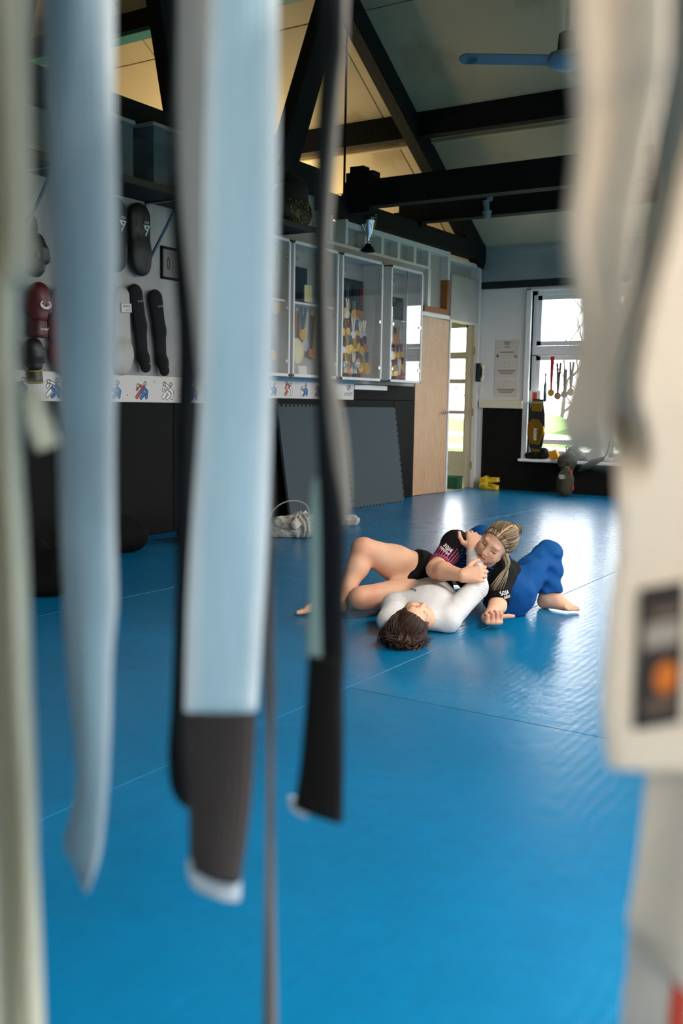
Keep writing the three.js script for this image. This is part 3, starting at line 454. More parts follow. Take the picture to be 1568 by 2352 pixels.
// shelf with its boxes, left part of the wall
{
  const s = thing('long_shelf', 'long dark wooden shelf on angled brackets above the gloves', 'shelf', onWall(-6.1, 2.66));
  obj('board', rspan(0, 0.42, -0.02, 0.02, -1.6, 1.9, 0.004), std(C('#2b241d'), 0.75, { bumpMap: texRough, bumpScale: 0.001 }), s); obj('lip', rspan(0.42, 0.435, -0.03, 0.02, -1.6, 1.9, 0.003), std(C('#33291f'), 0.7), s);
  for (const z of [-0.62, 0.16, 1.4]) { const k = obj('bracket', [bar(V(0.012, -0.5, z), V(0.36, -0.03, z), 0.02, 0.012), span(0, 0.015, -0.55, -0.02, z - 0.012, z + 0.012), span(0, 0.4, -0.035, -0.02, z - 0.012, z + 0.012)], M.steel, s); }
  const clear = phy(C('#c3ccd2'), 0.2, { transmission: 0.85, thickness: 0, opacity: 1 }), dark = std(C('#25211d'), 0.8), brown = std(C('#4c3620'), 0.85);
  const crate = (z, w, h, d, label, inner) => {
    const g = thing('storage_box', label, 'box', onWall(z, 2.681, 0.18)); g.rotation.y = 0.02;
    obj('tub', [span(-d / 2, d / 2, 0, 0.006, -w / 2, w / 2), span(-d / 2, -d / 2 + 0.005, 0, h, -w / 2, w / 2), span(d / 2 - 0.005, d / 2, 0, h, -w / 2, w / 2), span(-d / 2, d / 2, 0, h, -w / 2, -w / 2 + 0.005), span(-d / 2, d / 2, 0, h, w / 2 - 0.005, w / 2)], clear, g);
    obj('rim', [rspan(-d / 2 - 0.014, d / 2 + 0.014, h - 0.02, h, w / 2, w / 2 + 0.014, 0.003), rspan(-d / 2 - 0.014, d / 2 + 0.014, h - 0.02, h, -w / 2 - 0.014, -w / 2, 0.003), rspan(d / 2, d / 2 + 0.014, h - 0.02, h, -w / 2, w / 2, 0.003)], clear, g);
    obj('lid', rbox(d + 0.03, 0.03, w + 0.03, 0.01, 0, h + 0.012, 0), phy(C('#a8aaa4'), 0.3, { transmission: 0.3, thickness: 0 }), g);
    const c = obj('packed_gear', netOf(inner.map(([x, y, zz, r]) => cap(V(x, y, zz), V(x + 0.03, y + 0.02, zz - 0.05), r, r * 0.8, 0.03)), 0.012), dark); c.position.set(...onWall(z, 2.69, 0.18)); tag(c, `dark kit packed inside the ${label}`, 'kit');
  };
  crate(-5.92, 0.5, 0.44, 0.3, 'clear plastic storage box with a lid on the long shelf', [[0, 0.1, 0.1, 0.085], [0, 0.11, -0.08, 0.09], [0.0, 0.23, 0.02, 0.085], [-0.02, 0.08, 0, 0.07]]);
  crate(-6.56, 0.42, 0.42, 0.3, 'second clear storage box on the long shelf, toward the cabinets', [[0, 0.1, 0.08, 0.08], [0, 0.1, -0.06, 0.09], [0, 0.2, 0, 0.07]]);
  crate(-5.22, 0.5, 0.4, 0.3, 'clear storage box on the long shelf behind the white gi', [[0, 0.1, 0.1, 0.09], [0, 0.1, -0.08, 0.09], [0, 0.22, 0, 0.08]]);
  const bag = obj('sequin_bag', netOf([cap(V(0, 0.14, 0.12), V(0, 0.14, -0.12), 0.14, 0.13, 0.08), cap(V(0, 0.28, 0.1), V(0.02, 0.34, -0.08), 0.1, 0.1, 0.1), cap(V(0.02, 0.42, -0.02), V(0, 0.46, 0.02), 0.05, 0.03, 0.08)], 0.012), std(C('#1d1812'), 0.6)); bag.position.set(...onWall(-7.62, 2.685, 0.2)); tag(bag, 'dark sack with gold specks at the cabinet end of the long shelf', 'bag');
  { const q = RNG(4), gs = []; for (let i = 0; i < 90; i++) gs.push(ball(0.004 + q() * 0.004, 0.125 + q() * 0.025, 0.02 + q() * 0.2, -0.2 + q() * 0.4, 1, 1, 1, 6)); const m = obj('gold_specks', gs, metal.gold, bag); m.userData.kind = 'stuff'; }
  const roll = obj('rolled_towel', [T(new THREE.CapsuleGeometry(0.028, 0.26, 6, 16).rotateX(Math.PI / 2), 0, 0, 0)], std(C('#8a6a2c'), 0.9)); roll.position.set(...onWall(-6.04, 2.709, 0.385)); tag(roll, 'small ochre rolled towel in front of the storage boxes', 'towel');
}

// gloves, pads and guards hung on the wall
{
  const leather = (c, r = 0.45) => phy(C(c), r, { clearcoat: 0.25, clearcoatRoughness: 0.4, bumpMap: texFine, bumpScale: 0.0004 });
  const decal = (w, h, draw, px = 256) => { const m = wallText(w, h, draw, { px, rough: 0.5 }); m.transparent = true; return m; };
  const glove = (z, y, s, mats, label, print, turn) => {
    const g = thing('boxing_glove', label, 'glove', onWall(z, y, 0.075)); g.scale.setScalar(s); g.rotation.x = turn;
    obj('fist', netOf([cap(V(0, 0.05, 0), V(0.01, 0.13, 0.005), 0.062, 0.07, 0.04), cap(V(0.03, 0.16, 0), V(0.05, 0.08, 0), 0.045, 0.035, 0.05), cap(V(0.02, 0.0, 0), V(0, 0.06, 0), 0.05, 0.06, 0.04), cap(V(0.03, 0.04, -0.062), V(0.04, 0.11, -0.06), 0.026, 0.028, 0.012)], 0.008), mats[0], g);
    obj('cuff', [lathe([[0.044, -0.13], [0.055, -0.13], [0.058, -0.1], [0.054, -0.03], [0.046, -0.025]], 24, 0.01, 0, 0)], mats[1], g);
    if (print) print(g);
  };
  const oval = (txt) => (g) => { const o = obj('logo', T(new THREE.CircleGeometry(0.045, 32).scale(1, 0.62, 1).rotateY(Math.PI / 2), 0.086, 0.07, 0), decal(1, 1, (c, W, H) => { c.fillStyle = '#d8d3c8'; c.fillRect(0, 0, W, H); c.fillStyle = '#8e1d1d'; c.fillRect(W * 0.12, H * 0.3, W * 0.76, H * 0.22); c.fillStyle = '#222'; c.font = `bold ${H * 0.16}px sans-serif`; c.textAlign = 'center'; mirrorText(c, txt, W / 2, H * 0.7); }), g); const o2 = obj('cuff_lettering', T(plateX(0.085, 0.035), 0.069, -0.08, 0), decal(0.085, 0.035, (c, W, H) => { c.clearRect(0, 0, W, H); c.fillStyle = '#c9c4ba'; c.font = `bold ${H * 0.7}px sans-serif`; c.textAlign = 'center'; mirrorText(c, 'Twins', W / 2, H * 0.75); }), g); };
  glove(-4.78, 1.66, 1.1, [leather('#5e1713'), leather('#4a120f')], 'dark red boxing glove with an oval badge, hung beside the red thigh pad', oval('SPECIAL'), 0);
  glove(-4.74, 1.315, 0.92, [leather('#16140f'), leather('#2a2710')], 'small black and yellow glove hung below the dark red boxing glove', (g) => { obj('yellow_band', [T(new THREE.TorusGeometry(0.058, 0.004, 6, 24).rotateX(Math.PI / 2), 0.01, -0.035, 0), T(new THREE.TorusGeometry(0.06, 0.004, 6, 24).rotateX(Math.PI / 2), 0.01, -0.12, 0)], std(C('#b59a2a'), 0.6), g); }, 0.08);
  // black focus mitt
  const mitt = thing('focus_mitt', 'black leather focus mitt hung above the dark red boxing glove', 'mitt', onWall(-4.79, 2.08, 0.05));
  obj('pad', netOf([cap(V(0, -0.06, 0), V(0, 0.07, 0), 0.09, 0.095, 0.05, V(1, 0, 0), 0.45), cap(V(0.02, 0.05, -0.07), V(0.02, -0.02, -0.085), 0.03, 0.03, 0.02)], 0.008), leather('#0e0d0d'), mitt); obj('target_dot', cyl(0.018, 0.018, 0.006, 0.045, 0, 0.01, 0, 0, Math.PI / 2, 16), std(C('#55524d'), 0.5), mitt);
  const mk2 = obj('knit_cap', netOf([cap(V(0, 0, 0), V(0, 0.05, 0), 0.05, 0.045, 0.02, V(1, 0, 0), 0.6)], 0.008), std(C('#12110f'), 0.95)); mk2.position.set(...onWall(-4.78, 2.26, 0.035)); tag(mk2, 'small black knit cap hung above the focus mitt', 'cap');
  // red thigh pad in two sections
  const tp = thing('thigh_pad', 'long red leather kick pad in two sections', 'pad', onWall(-5.02, 1.3, 0.07));
  obj('upper_section', netOf([cap(V(0, 0.26, 0), V(0, 0.48, 0), 0.125, 0.115, 0.05, V(1, 0, 0), 0.5)], 0.01), leather('#7e2018'), tp); obj('lower_section', netOf([cap(V(0, 0.09, 0), V(0, 0.13, 0), 0.105, 0.12, 0.05, V(1, 0, 0), 0.5), cap(V(0, 0.02, 0), V(0, 0.08, 0), 0.06, 0.1, 0.05, V(1, 0, 0), 0.5)], 0.01), leather('#8c2a1c'), tp);
  obj('mark', T(new THREE.CircleGeometry(0.02, 3).rotateY(Math.PI / 2), 0.058, 0.1, 0.02), M.paper, tp);
  // shin guards with a white triangle mark
  const rdx = (z, y, label, turn) => {
    const g = thing('shin_guard', label, 'shin guard', onWall(z, y, 0.05)); g.rotation.x = turn;
    obj('shell', netOf([cap(V(0, -0.16, 0), V(0, 0.17, 0), 0.1, 0.112, 0.05, V(1, 0, 0), 0.42), cap(V(0.015, -0.19, 0), V(0.01, -0.1, 0), 0.08, 0.1, 0.05, V(1, 0, 0), 0.42)], 0.009), leather('#0f0e0e', 0.6), g);
    obj('side_lettering', T(plateX(0.035, 0.2), 0.044, 0.08, 0.062, 0, 0.28), decal(0.035, 0.2, (c, W, H) => { c.save(); c.translate(W * 0.3, H * 0.1); c.rotate(Math.PI / 2); c.fillStyle = '#6a6a6a'; c.font = `italic bold ${W * 0.8}px sans-serif`; c.fillText('ADVL', 0, 0); c.restore(); }, 64), g);
    obj('logo', T(plateX(0.085, 0.13), 0.05, 0.08, -0.028), decal(0.085, 0.13, (c, W, H) => { c.fillStyle = '#b9c4c2'; c.font = `bold ${H * 0.2}px sans-serif`; c.textAlign = 'center'; mirrorText(c, 'RDX', W / 2, H * 0.18); c.beginPath(); c.moveTo(W * 0.05, H * 0.26); c.lineTo(W * 0.95, H * 0.26); c.lineTo(W * 0.35, H * 0.98); c.lineTo(W * 0.3, H * 0.78); c.lineTo(W * 0.52, H * 0.62); c.lineTo(W * 0.22, H * 0.5); c.closePath(); c.fill(); c.globalCompositeOperation = 'destination-out'; c.beginPath(); c.moveTo(W * 0.42, H * 0.36); c.lineTo(W * 0.7, H * 0.36); c.lineTo(W * 0.52, H * 0.5); c.closePath(); c.fill(); }), g);
  };
  rdx(-5.82, 2.33, 'black shin guard with a white triangle logo, fully in view', 0.02); rdx(-5.56, 2.33, 'black shin guard with a white triangle logo, half behind the pale blue belt', -0.03);
  const sleeve = (z, y, label, turn) => {
    const g = thing('shin_sleeve', label, 'shin guard', onWall(z, y, 0.045)); g.rotation.x = turn;
    obj('sleeve', netOf([cap(V(0, 0.3, 0.015), V(0, 0.05, -0.01), 0.075, 0.062, 0.03, V(1, 0, 0), 0.5), cap(V(0, 0.05, -0.01), V(0, -0.18, -0.005), 0.062, 0.055, 0.03, V(1, 0, 0), 0.5), cap(V(0.02, -0.2, 0), V(0.03, -0.27, 0), 0.05, 0.045, 0.04, V(1, 0, 0), 0.8), cap(V(0.01, -0.2, -0.05), V(0.01, -0.24, -0.065), 0.014, 0.012, 0.01)], 0.008), std(C('#0e0e0f'), 0.9), g);
    obj('logo', T(plateX(0.08, 0.035), 0.043, 0.24, 0.0, 0.05, 0), decal(0.08, 0.035, (c, W, H) => { c.fillStyle = '#7f9a9c'; c.font = `bold ${H * 0.6}px sans-serif`; c.textAlign = 'center'; mirrorText(c, 'EVERLAST', W / 2, H * 0.7); }), g);
    obj('mark', [bar(V(0.078, -0.235, 0.012), V(0.08, -0.245, 0), 0.003, 0.003), bar(V(0.08, -0.245, 0), V(0.078, -0.235, -0.012), 0.003, 0.003)], std(C('#b8a52a'), 0.6), g);
  };
  sleeve(-5.82, 1.62, 'black fabric shin sleeve beside the white foot guard', 0.12); sleeve(-6.04, 1.6, 'black fabric shin sleeve nearest the picture frame', 0.1);
  const wf = thing('foot_guard', 'white vinyl shin guard with a red and white label', 'shin guard', onWall(-5.6, 1.62, 0.05)); wf.rotation.x = 0.06;
  obj('shell', netOf([cap(V(0, -0.2, 0), V(0, 0.26, -0.04), 0.1, 0.075, 0.05, V(1, 0, 0), 0.4), cap(V(0.02, -0.25, 0.02), V(0.02, -0.18, 0), 0.09, 0.1, 0.05, V(1, 0, 0), 0.5)], 0.009), phy(C('#b3aca6'), 0.45), wf);
  obj('label_patch', T(plateX(0.11, 0.07), 0.042, 0.17, -0.04), decal(0.11, 0.07, (c, W, H) => { c.fillStyle = '#d5d0c8'; c.fillRect(0, 0, W, H); c.strokeStyle = '#333'; c.lineWidth = 4; c.strokeRect(3, 3, W - 6, H - 6); c.fillStyle = '#8c1f2a'; c.font = `bold ${H * 0.36}px sans-serif`; c.textAlign = 'center'; mirrorText(c, 'OXWO', W / 2, H * 0.45); c.fillStyle = '#222'; c.font = `bold ${H * 0.22}px sans-serif`; mirrorText(c, 'muay', W * 0.6, H * 0.8); }), wf);
  // picture frame
  const pf = thing('picture_frame', 'small black picture frame beside the dark belt', 'picture', onWall(-6.25, 2.2)); obj('frame', [rspan(0, 0.02, -0.13, -0.11, -0.15, 0.15, 0.003), rspan(0, 0.02, 0.11, 0.13, -0.15, 0.15, 0.003), rspan(0, 0.02, -0.13, 0.13, 0.13, 0.15, 0.003), rspan(0, 0.02, -0.13, 0.13, -0.15, -0.13, 0.003)], M.rubber, pf); obj('print', span(0, 0.008, -0.115, 0.115, -0.135, 0.135), std(C('#7c7672'), 0.5), pf); obj('drawn_loop', tube([[0.01, 0.05, 0.06], [0.01, 0.0, 0.075], [0.01, -0.05, 0.06], [0.01, 0.0, 0.045]], 0.0025, 24, 5, true), M.rubber, pf);
}

// ---------- foam mats leaning on the wall ----------
{
  const foam = std(C('#3b474b'), 0.85, { bumpMap: rep(texFine, 6), bumpScale: 0.002 });
  const jig = (w, h, sides) => { // puzzle edge outline
    const s = new THREE.Shape(), pts = []; const tooth = (a, b, n, on) => { for (let i = 0; i < n; i++) for (const [t, o] of [[0.0, 0], [0.25, 0], [0.18, 1], [0.82, 1], [0.75, 0]]) { const u = (i + t) / n; pts.push([lerp(a[0], b[0], u) + (on ? (b[1] - a[1]) : 0) * 0.022 * o / Math.hypot(b[0] - a[0], b[1] - a[1]), lerp(a[1], b[1], u) - (on ? (b[0] - a[0]) : 0) * 0.022 * o / Math.hypot(b[0] - a[0], b[1] - a[1])]); } };
    tooth([0, 0], [w, 0], 16, sides[0]); tooth([w, 0], [w, h], 16, sides[1]); tooth([w, h], [0, h], 16, sides[2]); tooth([0, h], [0, 0], 16, sides[3]);
    pts.forEach(([x, y], i) => (i ? s.lineTo(x, y) : s.moveTo(x, y))); return new THREE.ExtrudeGeometry(s, { depth: 0.024, bevelEnabled: true, bevelSize: 0.002, bevelThickness: 0.002, bevelSegments: 1 });
  };
  const lean = (z, label, sides, tilt, w, x) => { const m = obj('foam_mat', metreUV(jig(w, 1.05, sides).rotateY(Math.PI / 2)), foam); m.position.set(WX + x, 0.01, z); m.rotation.z = tilt; tag(m, label, 'mat', 'foam mats leaning on the wall'); };
  lean(-7.62, 'grey foam puzzle mat leaning on the wall, toward the belts', [1, 1, 1, 0], 0.16, 1.08, 0.21);
  lean(-8.78, 'grey foam puzzle mat leaning on the wall, next to the plywood door', [1, 1, 0, 1], 0.14, 1.06, 0.19);
}

// ---------- things by the far wall ----------
{
  const F = (x, y, dz = 0) => [x, y, FZ + dz];
  const note = (x, y, w, h, label, draw) => { const o = obj('notice', rbox(w, h, 0.003, 0.001), M.paper); o.position.set(...F(x, y, 0.004)); tag(o, label, 'notice'); const p = obj('print', new THREE.PlaneGeometry(w - 0.004, h - 0.004), std(C('#ffffff'), 0.7, { map: canvasTex(256, Math.round(256 * h / w), draw) }), o); p.position.z = 0.0025; };
  const lines = (g, W, y, n, h, s = 0.7) => { g.fillStyle = '#5a5753'; for (let i = 0; i < n; i++) g.fillRect(W * (0.5 - s / 2 * (1 - (i % 3) * 0.15)), y + i * h, W * s * (1 - (i % 3) * 0.15), h * 0.45); };
  const bg = (g, W, H) => { g.fillStyle = '#cdc3b8'; g.fillRect(0, 0, W, H); };
  note(-5.26, 1.815, 0.33, 0.26, 'top white notice of the three taped on the far wall', (g, W, H) => { bg(g, W, H); lines(g, W, H * 0.1, 2, H * 0.09, 0.3); lines(g, W, H * 0.34, 1, H * 0.09, 0.25); lines(g, W, H * 0.6, 1, H * 0.09, 0.6); g.fillStyle = '#3c4850'; g.beginPath(); g.moveTo(W * 0.02, H * 0.86); g.lineTo(W * 0.1, H * 0.7); g.lineTo(W * 0.17, H * 0.86); g.fill(); g.fillStyle = '#6d8290'; g.beginPath(); g.moveTo(W * 0.8, H * 0.72); g.lineTo(W * 0.97, H * 0.88); g.lineTo(W * 0.82, H * 0.9); g.fill(); });
  for (const [y, l] of [[1.565, 'middle'], [1.32, 'bottom']]) note(-5.26, y, 0.33, 0.235, `${l} white notice of the three taped on the far wall`, (g, W, H) => { bg(g, W, H); g.strokeStyle = '#3b3936'; g.strokeRect(W * 0.39, H * 0.12, W * 0.2, H * 0.28); lines(g, W, H * 0.55, 3, H * 0.09, 0.78); });
  // intercom handset on the door post
  const ph = thing('intercom_handset', 'cream and dark wall handset on the post beside the doorway', 'intercom', [WX + 0.06, 1.42, FZ + 0.1]); obj('base', rbox(0.06, 0.24, 0.085, 0.012, 0.0, 0.1, 0), M.band, ph); obj('handset', netOf([cap(V(0.05, 0.2, 0), V(0.06, 0.18, 0), 0.026, 0.024, 0.01), cap(V(0.05, 0.01, 0), V(0.06, 0.03, 0), 0.026, 0.024, 0.01), cap(V(0.062, 0.03, 0), V(0.062, 0.18, 0), 0.017, 0.017, 0.02)], 0.005), M.cream, ph); obj('cord', tube([[0.05, -0.02, 0], [0.05, -0.12, 0.02], [0.02, -0.2, 0], [0.01, -0.1, 0]], 0.005, 24, 6), M.cream, ph);
  // green box just inside the doorway
  const gb = thing('green_crate', 'green plastic crate on the floor just beyond the doorway', 'crate', [-6.02, -0.02, -12.02]); obj('tub', [span(-0.2, 0.2, 0, 0.16, -0.09, -0.085), span(-0.2, 0.2, 0, 0.16, 0.085, 0.09), span(-0.2, -0.195, 0, 0.16, -0.09, 0.09), span(0.195, 0.2, 0, 0.16, -0.09, 0.09), span(-0.2, 0.2, 0, 0.006, -0.09, 0.09)], std(C('#0f5a3c'), 0.6), gb); obj('rim', [rspan(-0.21, 0.21, 0.15, 0.165, 0.085, 0.1, 0.004), rspan(-0.21, 0.21, 0.15, 0.165, -0.1, -0.085, 0.004)], std(C('#12694a'), 0.5), gb);
  // yellow clogs
  const yellow = phy(C('#d8b81e'), 0.55);
  const clog = (x, y, z, turn, tilt, label) => {
    const g = thing('clog', label, 'shoe', [x, y, z], 'pair of yellow clogs'); g.rotation.set(0, turn, tilt);
    const body = [cap(V(-0.1, 0.045, 0), V(-0.03, 0.055, 0), 0.045, 0.05, 0.03), cap(V(-0.03, 0.04, 0), V(0.11, 0.035, 0), 0.045, 0.038, 0.03)], hole = [cap(V(0.03, 0.085, 0), V(0.11, 0.08, 0), 0.042, 0.042, 0.02)], vent = [-0.12, -0.09, -0.055].map((q) => cap(V(q, 0.055, 0.02), V(q, 0.055, 0.08), 0.009, 0.009));
    const u = union(body), h = union(hole), inn = union(body.map((c) => ({ ...c, ra: c.ra - 0.008, rb: c.rb - 0.008 }))), vn = union(vent.map((c) => ({ ...c, k: 0 })));
    obj('upper', net((X, Y, Z) => Math.max(u(X, Y, Z), -h(X, Y, Z), -inn(X, Y, Z), -vn(X, Y, Z), 0.012 - Y), boundsOf(body, 0.02), 0.005), yellow, g);
    obj('sole', net((X, Y, Z) => Math.max(u(X, Y, Z) - 0.006, Y - 0.016, -Y), boundsOf(body, 0.03), 0.005), yellow, g);
    obj('heel_strap', tube([[0.02, 0.07, 0.045], [0.09, 0.06, 0.045], [0.145, 0.055, 0], [0.09, 0.06, -0.045], [0.02, 0.07, -0.045]], 0.008, 28, 6), yellow, g);
  };
  clog(-5.36, 0.0, FZ + 0.22, -0.12, 0, 'yellow clog lying flat on the mat at the foot of the far wall'); clog(-5.4, 0.075, FZ + 0.12, 0.05, 0.16, 'yellow clog tipped on top of the other clog by the far wall');
  // things on the window board
  const plate = (pts, depth, m) => new THREE.ExtrudeGeometry(new THREE.Shape(pts.map(([a, b]) => new THREE.Vector2(a, b))), { depth, bevelEnabled: true, bevelSize: 0.004, bevelThickness: 0.004, bevelSegments: 2 });
  const bz = 0.11, ch = thing('championship_belt', 'black title belt with a large gold plate hung in the window', 'title belt', F(-4.78, 0.5, bz)), goldM = std(C('#b8923a'), 0.28, { metalness: 0.95 });
  obj('strap', [T(plate([[-0.1, 0.2], [-0.085, 0.1], [-0.05, 0.0], [0.05, 0.0], [0.085, 0.1], [0.11, 0.25], [0.1, 0.5], [0.07, 0.68], [-0.06, 0.68], [-0.1, 0.5]], 0.012), 0, 0, -0.012)], std(C('#100f0d'), 0.6), ch);
  obj('main_plate', [T(plate([[-0.11, 0.22], [-0.07, 0.12], [0.04, 0.11], [0.115, 0.27], [0.1, 0.33], [0.03, 0.42], [-0.05, 0.43], [-0.11, 0.36]], 0.006), 0, 0, 0.006), box(0.05, 0.24, 0.006, -0.055, 0.27, 0.02), T(new THREE.TorusGeometry(0.045, 0.006, 8, 24), 0.055, 0.27, 0.018)], goldM, ch);
  obj('small_plate', [T(plate([[-0.06, 0.53], [0.06, 0.53], [0.07, 0.6], [0.05, 0.66], [-0.05, 0.66], [-0.07, 0.6]], 0.005), 0, 0, 0.005), T(plate([[-0.04, 0.02], [0.05, 0.02], [0.06, 0.045], [-0.05, 0.05]], 0.005), 0, 0, 0.005)], goldM, ch);
  obj('plate_lettering', T(new THREE.PlaneGeometry(0.06, 0.24), -0.005, 0.27, 0.0235), (() => { const m = std(C('#ffffff'), 0.5, { transparent: true, map: canvasTex(64, 256, (g, W, H) => { g.save(); g.translate(W * 0.2, H * 0.03); g.rotate(Math.PI / 2); g.fillStyle = '#e8e4da'; g.font = `bold ${W * 0.95}px sans-serif`; g.translate(H * 0.94, 0); g.scale(-1, 1); g.fillText('NAGA', 0, 0); g.restore(); }) }); return m; })(), ch);
  const cb = obj('red_card', [rbox(0.15, 0.13, 0.01, 0.002)], M.gloss); cb.position.set(...F(-4.84, 1.225, 0.05)); tag(cb, 'small white card with a red print standing in the window corner', 'card'); const cp = obj('print', new THREE.PlaneGeometry(0.06, 0.09), std(C('#d2452f'), 0.6), cb); cp.position.z = 0.006;
  const ws = obj('window_shelf', rspan(-4.93, -3.4, 1.13, 1.15, FZ - 0.04, FZ + 0.13, 0.004), phy(C('#dfe6e6'), 0.1, { transmission: 0.7, thickness: 0 })); tag(ws, 'clear shelf across the window holding medals and small trophies', 'shelf');
  const hang = (x, y, len, rm, dm, label, w = 0.02) => { const g = thing('medal', label, 'medal', F(x, y, 0.06)); obj('ribbon', [strap(V(-w, 0, 0), V(0, -len, 0.004), V(1, 0, 0), 0.028, 0.004), strap(V(w, 0, 0), V(0, -len, 0.008), V(1, 0, 0), 0.028, 0.004)], std(C(rm), 0.85), g); obj('disc', [cyl(0.042, 0.042, 0.006, 0, -len - 0.035, 0.006, Math.PI / 2, 0, 0, 24), T(new THREE.TorusGeometry(0.042, 0.005, 6, 24), 0, -len - 0.035, 0.006)], dm, g); };
  hang(-4.62, 1.72, 0.42, '#b01c2c', metal.gold, 'gold medal on a bright red ribbon hung in the window', 0.012); hang(-4.53, 1.64, 0.38, '#5e5650', metal.bronze, 'bronze medal on a grey ribbon hung in the window next to the red ribbon', 0.022); hang(-4.44, 1.56, 0.28, '#4a4a46', metal.silver, 'silver medal on a thin dark ribbon hung in the window', 0.01); hang(-4.36, 1.65, 0.34, '#6a625a', metal.gold, 'gold medal on a grey ribbon hung in the window, farthest from the corner', 0.022);
  const rail = obj('medal_rail', cyl(0.006, 0.006, 1.4, -4.2, 1.735, FZ + 0.06, 0, 0, Math.PI / 2, 8), M.steel); tag(rail, 'thin rail across the window from which medals hang', 'rail');
  const bt = obj('bottle', lathe([[0.002, 0], [0.022, 0], [0.022, 0.2], [0.01, 0.25], [0.009, 0.33], [0.013, 0.335], [0.013, 0.36], [0.002, 0.36]], 20, -4.7, 1.151, FZ + 0.06), phy(C('#12302c'), 0.15, { clearcoat: 0.6 })); tag(bt, 'slim dark green bottle on the window shelf beside the red ribbon', 'bottle');
  const blob = (name, label, cat, at, prims, m, cell = 0.009) => { const o = obj(name, netOf(prims, cell), m); o.position.set(...at); return tag(o, label, cat); };
  blob('black_glove', 'black leather glove lying under the title belt on the window board', 'glove', F(-4.86, 0.421, 0.05), [cap(V(-0.05, 0.04, 0), V(0.05, 0.045, 0.01), 0.04, 0.05, 0.03), cap(V(0.04, 0.05, 0.03), V(0.1, 0.03, 0.05), 0.025, 0.02, 0.02)], M.rubber);
  blob('black_helmet', 'black head guard lying on the window board beside the yellow box', 'head guard', F(-4.7, 0.421, 0.04), [cap(V(-0.03, 0.06, 0), V(0.02, 0.07, 0), 0.06, 0.065, 0.04), cap(V(-0.06, 0.04, 0.03), V(0.0, 0.04, 0.05), 0.035, 0.03, 0.03), cap(V(0, 0.11, 0), V(0.02, 0.12, 0.02), 0.04, 0.025, 0.05)], M.rubber);
  const yb = obj('yellow_box', rbox(0.11, 0.12, 0.07, 0.008), std(C('#d79a12'), 0.6)); yb.position.set(...F(-4.53, 0.485, 0.11)); yb.rotation.z = 0.35; tag(yb, 'orange yellow box tilted on the window board', 'box');
  blob('silver_bag', 'grey shiny bag slumped on the window board', 'bag', F(-4.3, 0.421, 0.0), [cap(V(-0.06, 0.07, 0), V(0.05, 0.07, 0), 0.075, 0.07, 0.05), cap(V(-0.03, 0.14, 0), V(0.02, 0.18, 0), 0.05, 0.03, 0.05), cap(V(0.06, 0.05, 0.02), V(0.1, 0.05, 0.02), 0.045, 0.04, 0.04)], std(C('#77736c'), 0.35, { metalness: 0.3 }));
  blob('white_towel', 'crumpled white towel on the window board beside the mullion', 'towel', F(-4.02, 0.421, 0.02), [cap(V(-0.08, 0.06, 0), V(0.08, 0.05, 0), 0.06, 0.05, 0.03), cap(V(-0.02, 0.12, 0), V(0.06, 0.1, 0.02), 0.05, 0.04, 0.03), cap(V(0.12, 0.03, 0.02), V(0.2, 0.03, 0.02), 0.03, 0.03, 0.02)], std(C('#c8c6c2'), 0.95));
  blob('white_cloth', 'second crumpled white cloth on the window board, past the mullion', 'cloth', F(-3.72, 0.421, 0.02), [cap(V(-0.06, 0.03, 0), V(0.08, 0.03, 0), 0.03, 0.03, 0.02), cap(V(-0.02, 0.05, 0), V(0.04, 0.06, 0), 0.035, 0.03, 0.02)], std(C('#cfcdc9'), 0.95));
  // rucksack hung from the board, with a rolled umbrella and a sack of pads below
  const camo = std(C('#ffffff'), 0.9, { map: canvasTex(256, 256, (g, W, H) => { const q = RNG(3); g.fillStyle = '#3c3a26'; g.fillRect(0, 0, W, H); for (let i = 0; i < 60; i++) { g.fillStyle = ['#26261a', '#57502f', '#1b1c15', '#4a3a24'][i % 4]; g.beginPath(); g.ellipse(q() * W, q() * H, 8 + q() * 26, 6 + q() * 14, q() * 3, 0, 7); g.fill(); } }) });
  const net2 = (prims, cell) => metreUV(netOf(prims, cell)).scale(1, 1, 1);
  const rs = thing('rucksack', 'camouflage rucksack hung over the edge of the window board', 'rucksack', F(-4.3, 0.36, 0.24)); obj('bag', metreUV(netOf([cap(V(-0.03, 0.06, 0), V(0.03, 0.08, 0), 0.1, 0.09, 0.05), cap(V(0, -0.06, 0), V(0, 0.02, 0), 0.07, 0.09, 0.05), cap(V(0, 0.14, 0), V(0, 0.16, 0), 0.05, 0.03, 0.05)], 0.01)), (() => { const m = camo.clone(); m.map = rep(camo.map, 4); return m; })(), rs); obj('strap', tube([[0.0, 0.18, 0], [0.02, 0.24, 0], [-0.03, 0.24, -0.02], [-0.02, 0.17, 0]], 0.008, 20, 6), M.rubber, rs);
  const um = thing('umbrella', 'dark rolled umbrella slanting from the window board beside the rucksack', 'umbrella', F(-4.02, 0.43, 0.2)); obj('canopy', taper([V(-0.15, -0.13, 0), V(-0.08, -0.08, 0), V(0.03, -0.01, 0), V(0.16, 0.05, 0)], [0.012, 0.035, 0.045, 0.02], 12), std(C('#23241f'), 0.8), um); obj('handle', taper([V(0.16, 0.05, 0), V(0.2, 0.12, 0), V(0.22, 0.25, 0)], [0.008, 0.009, 0.009], 8), M.rubber, um);
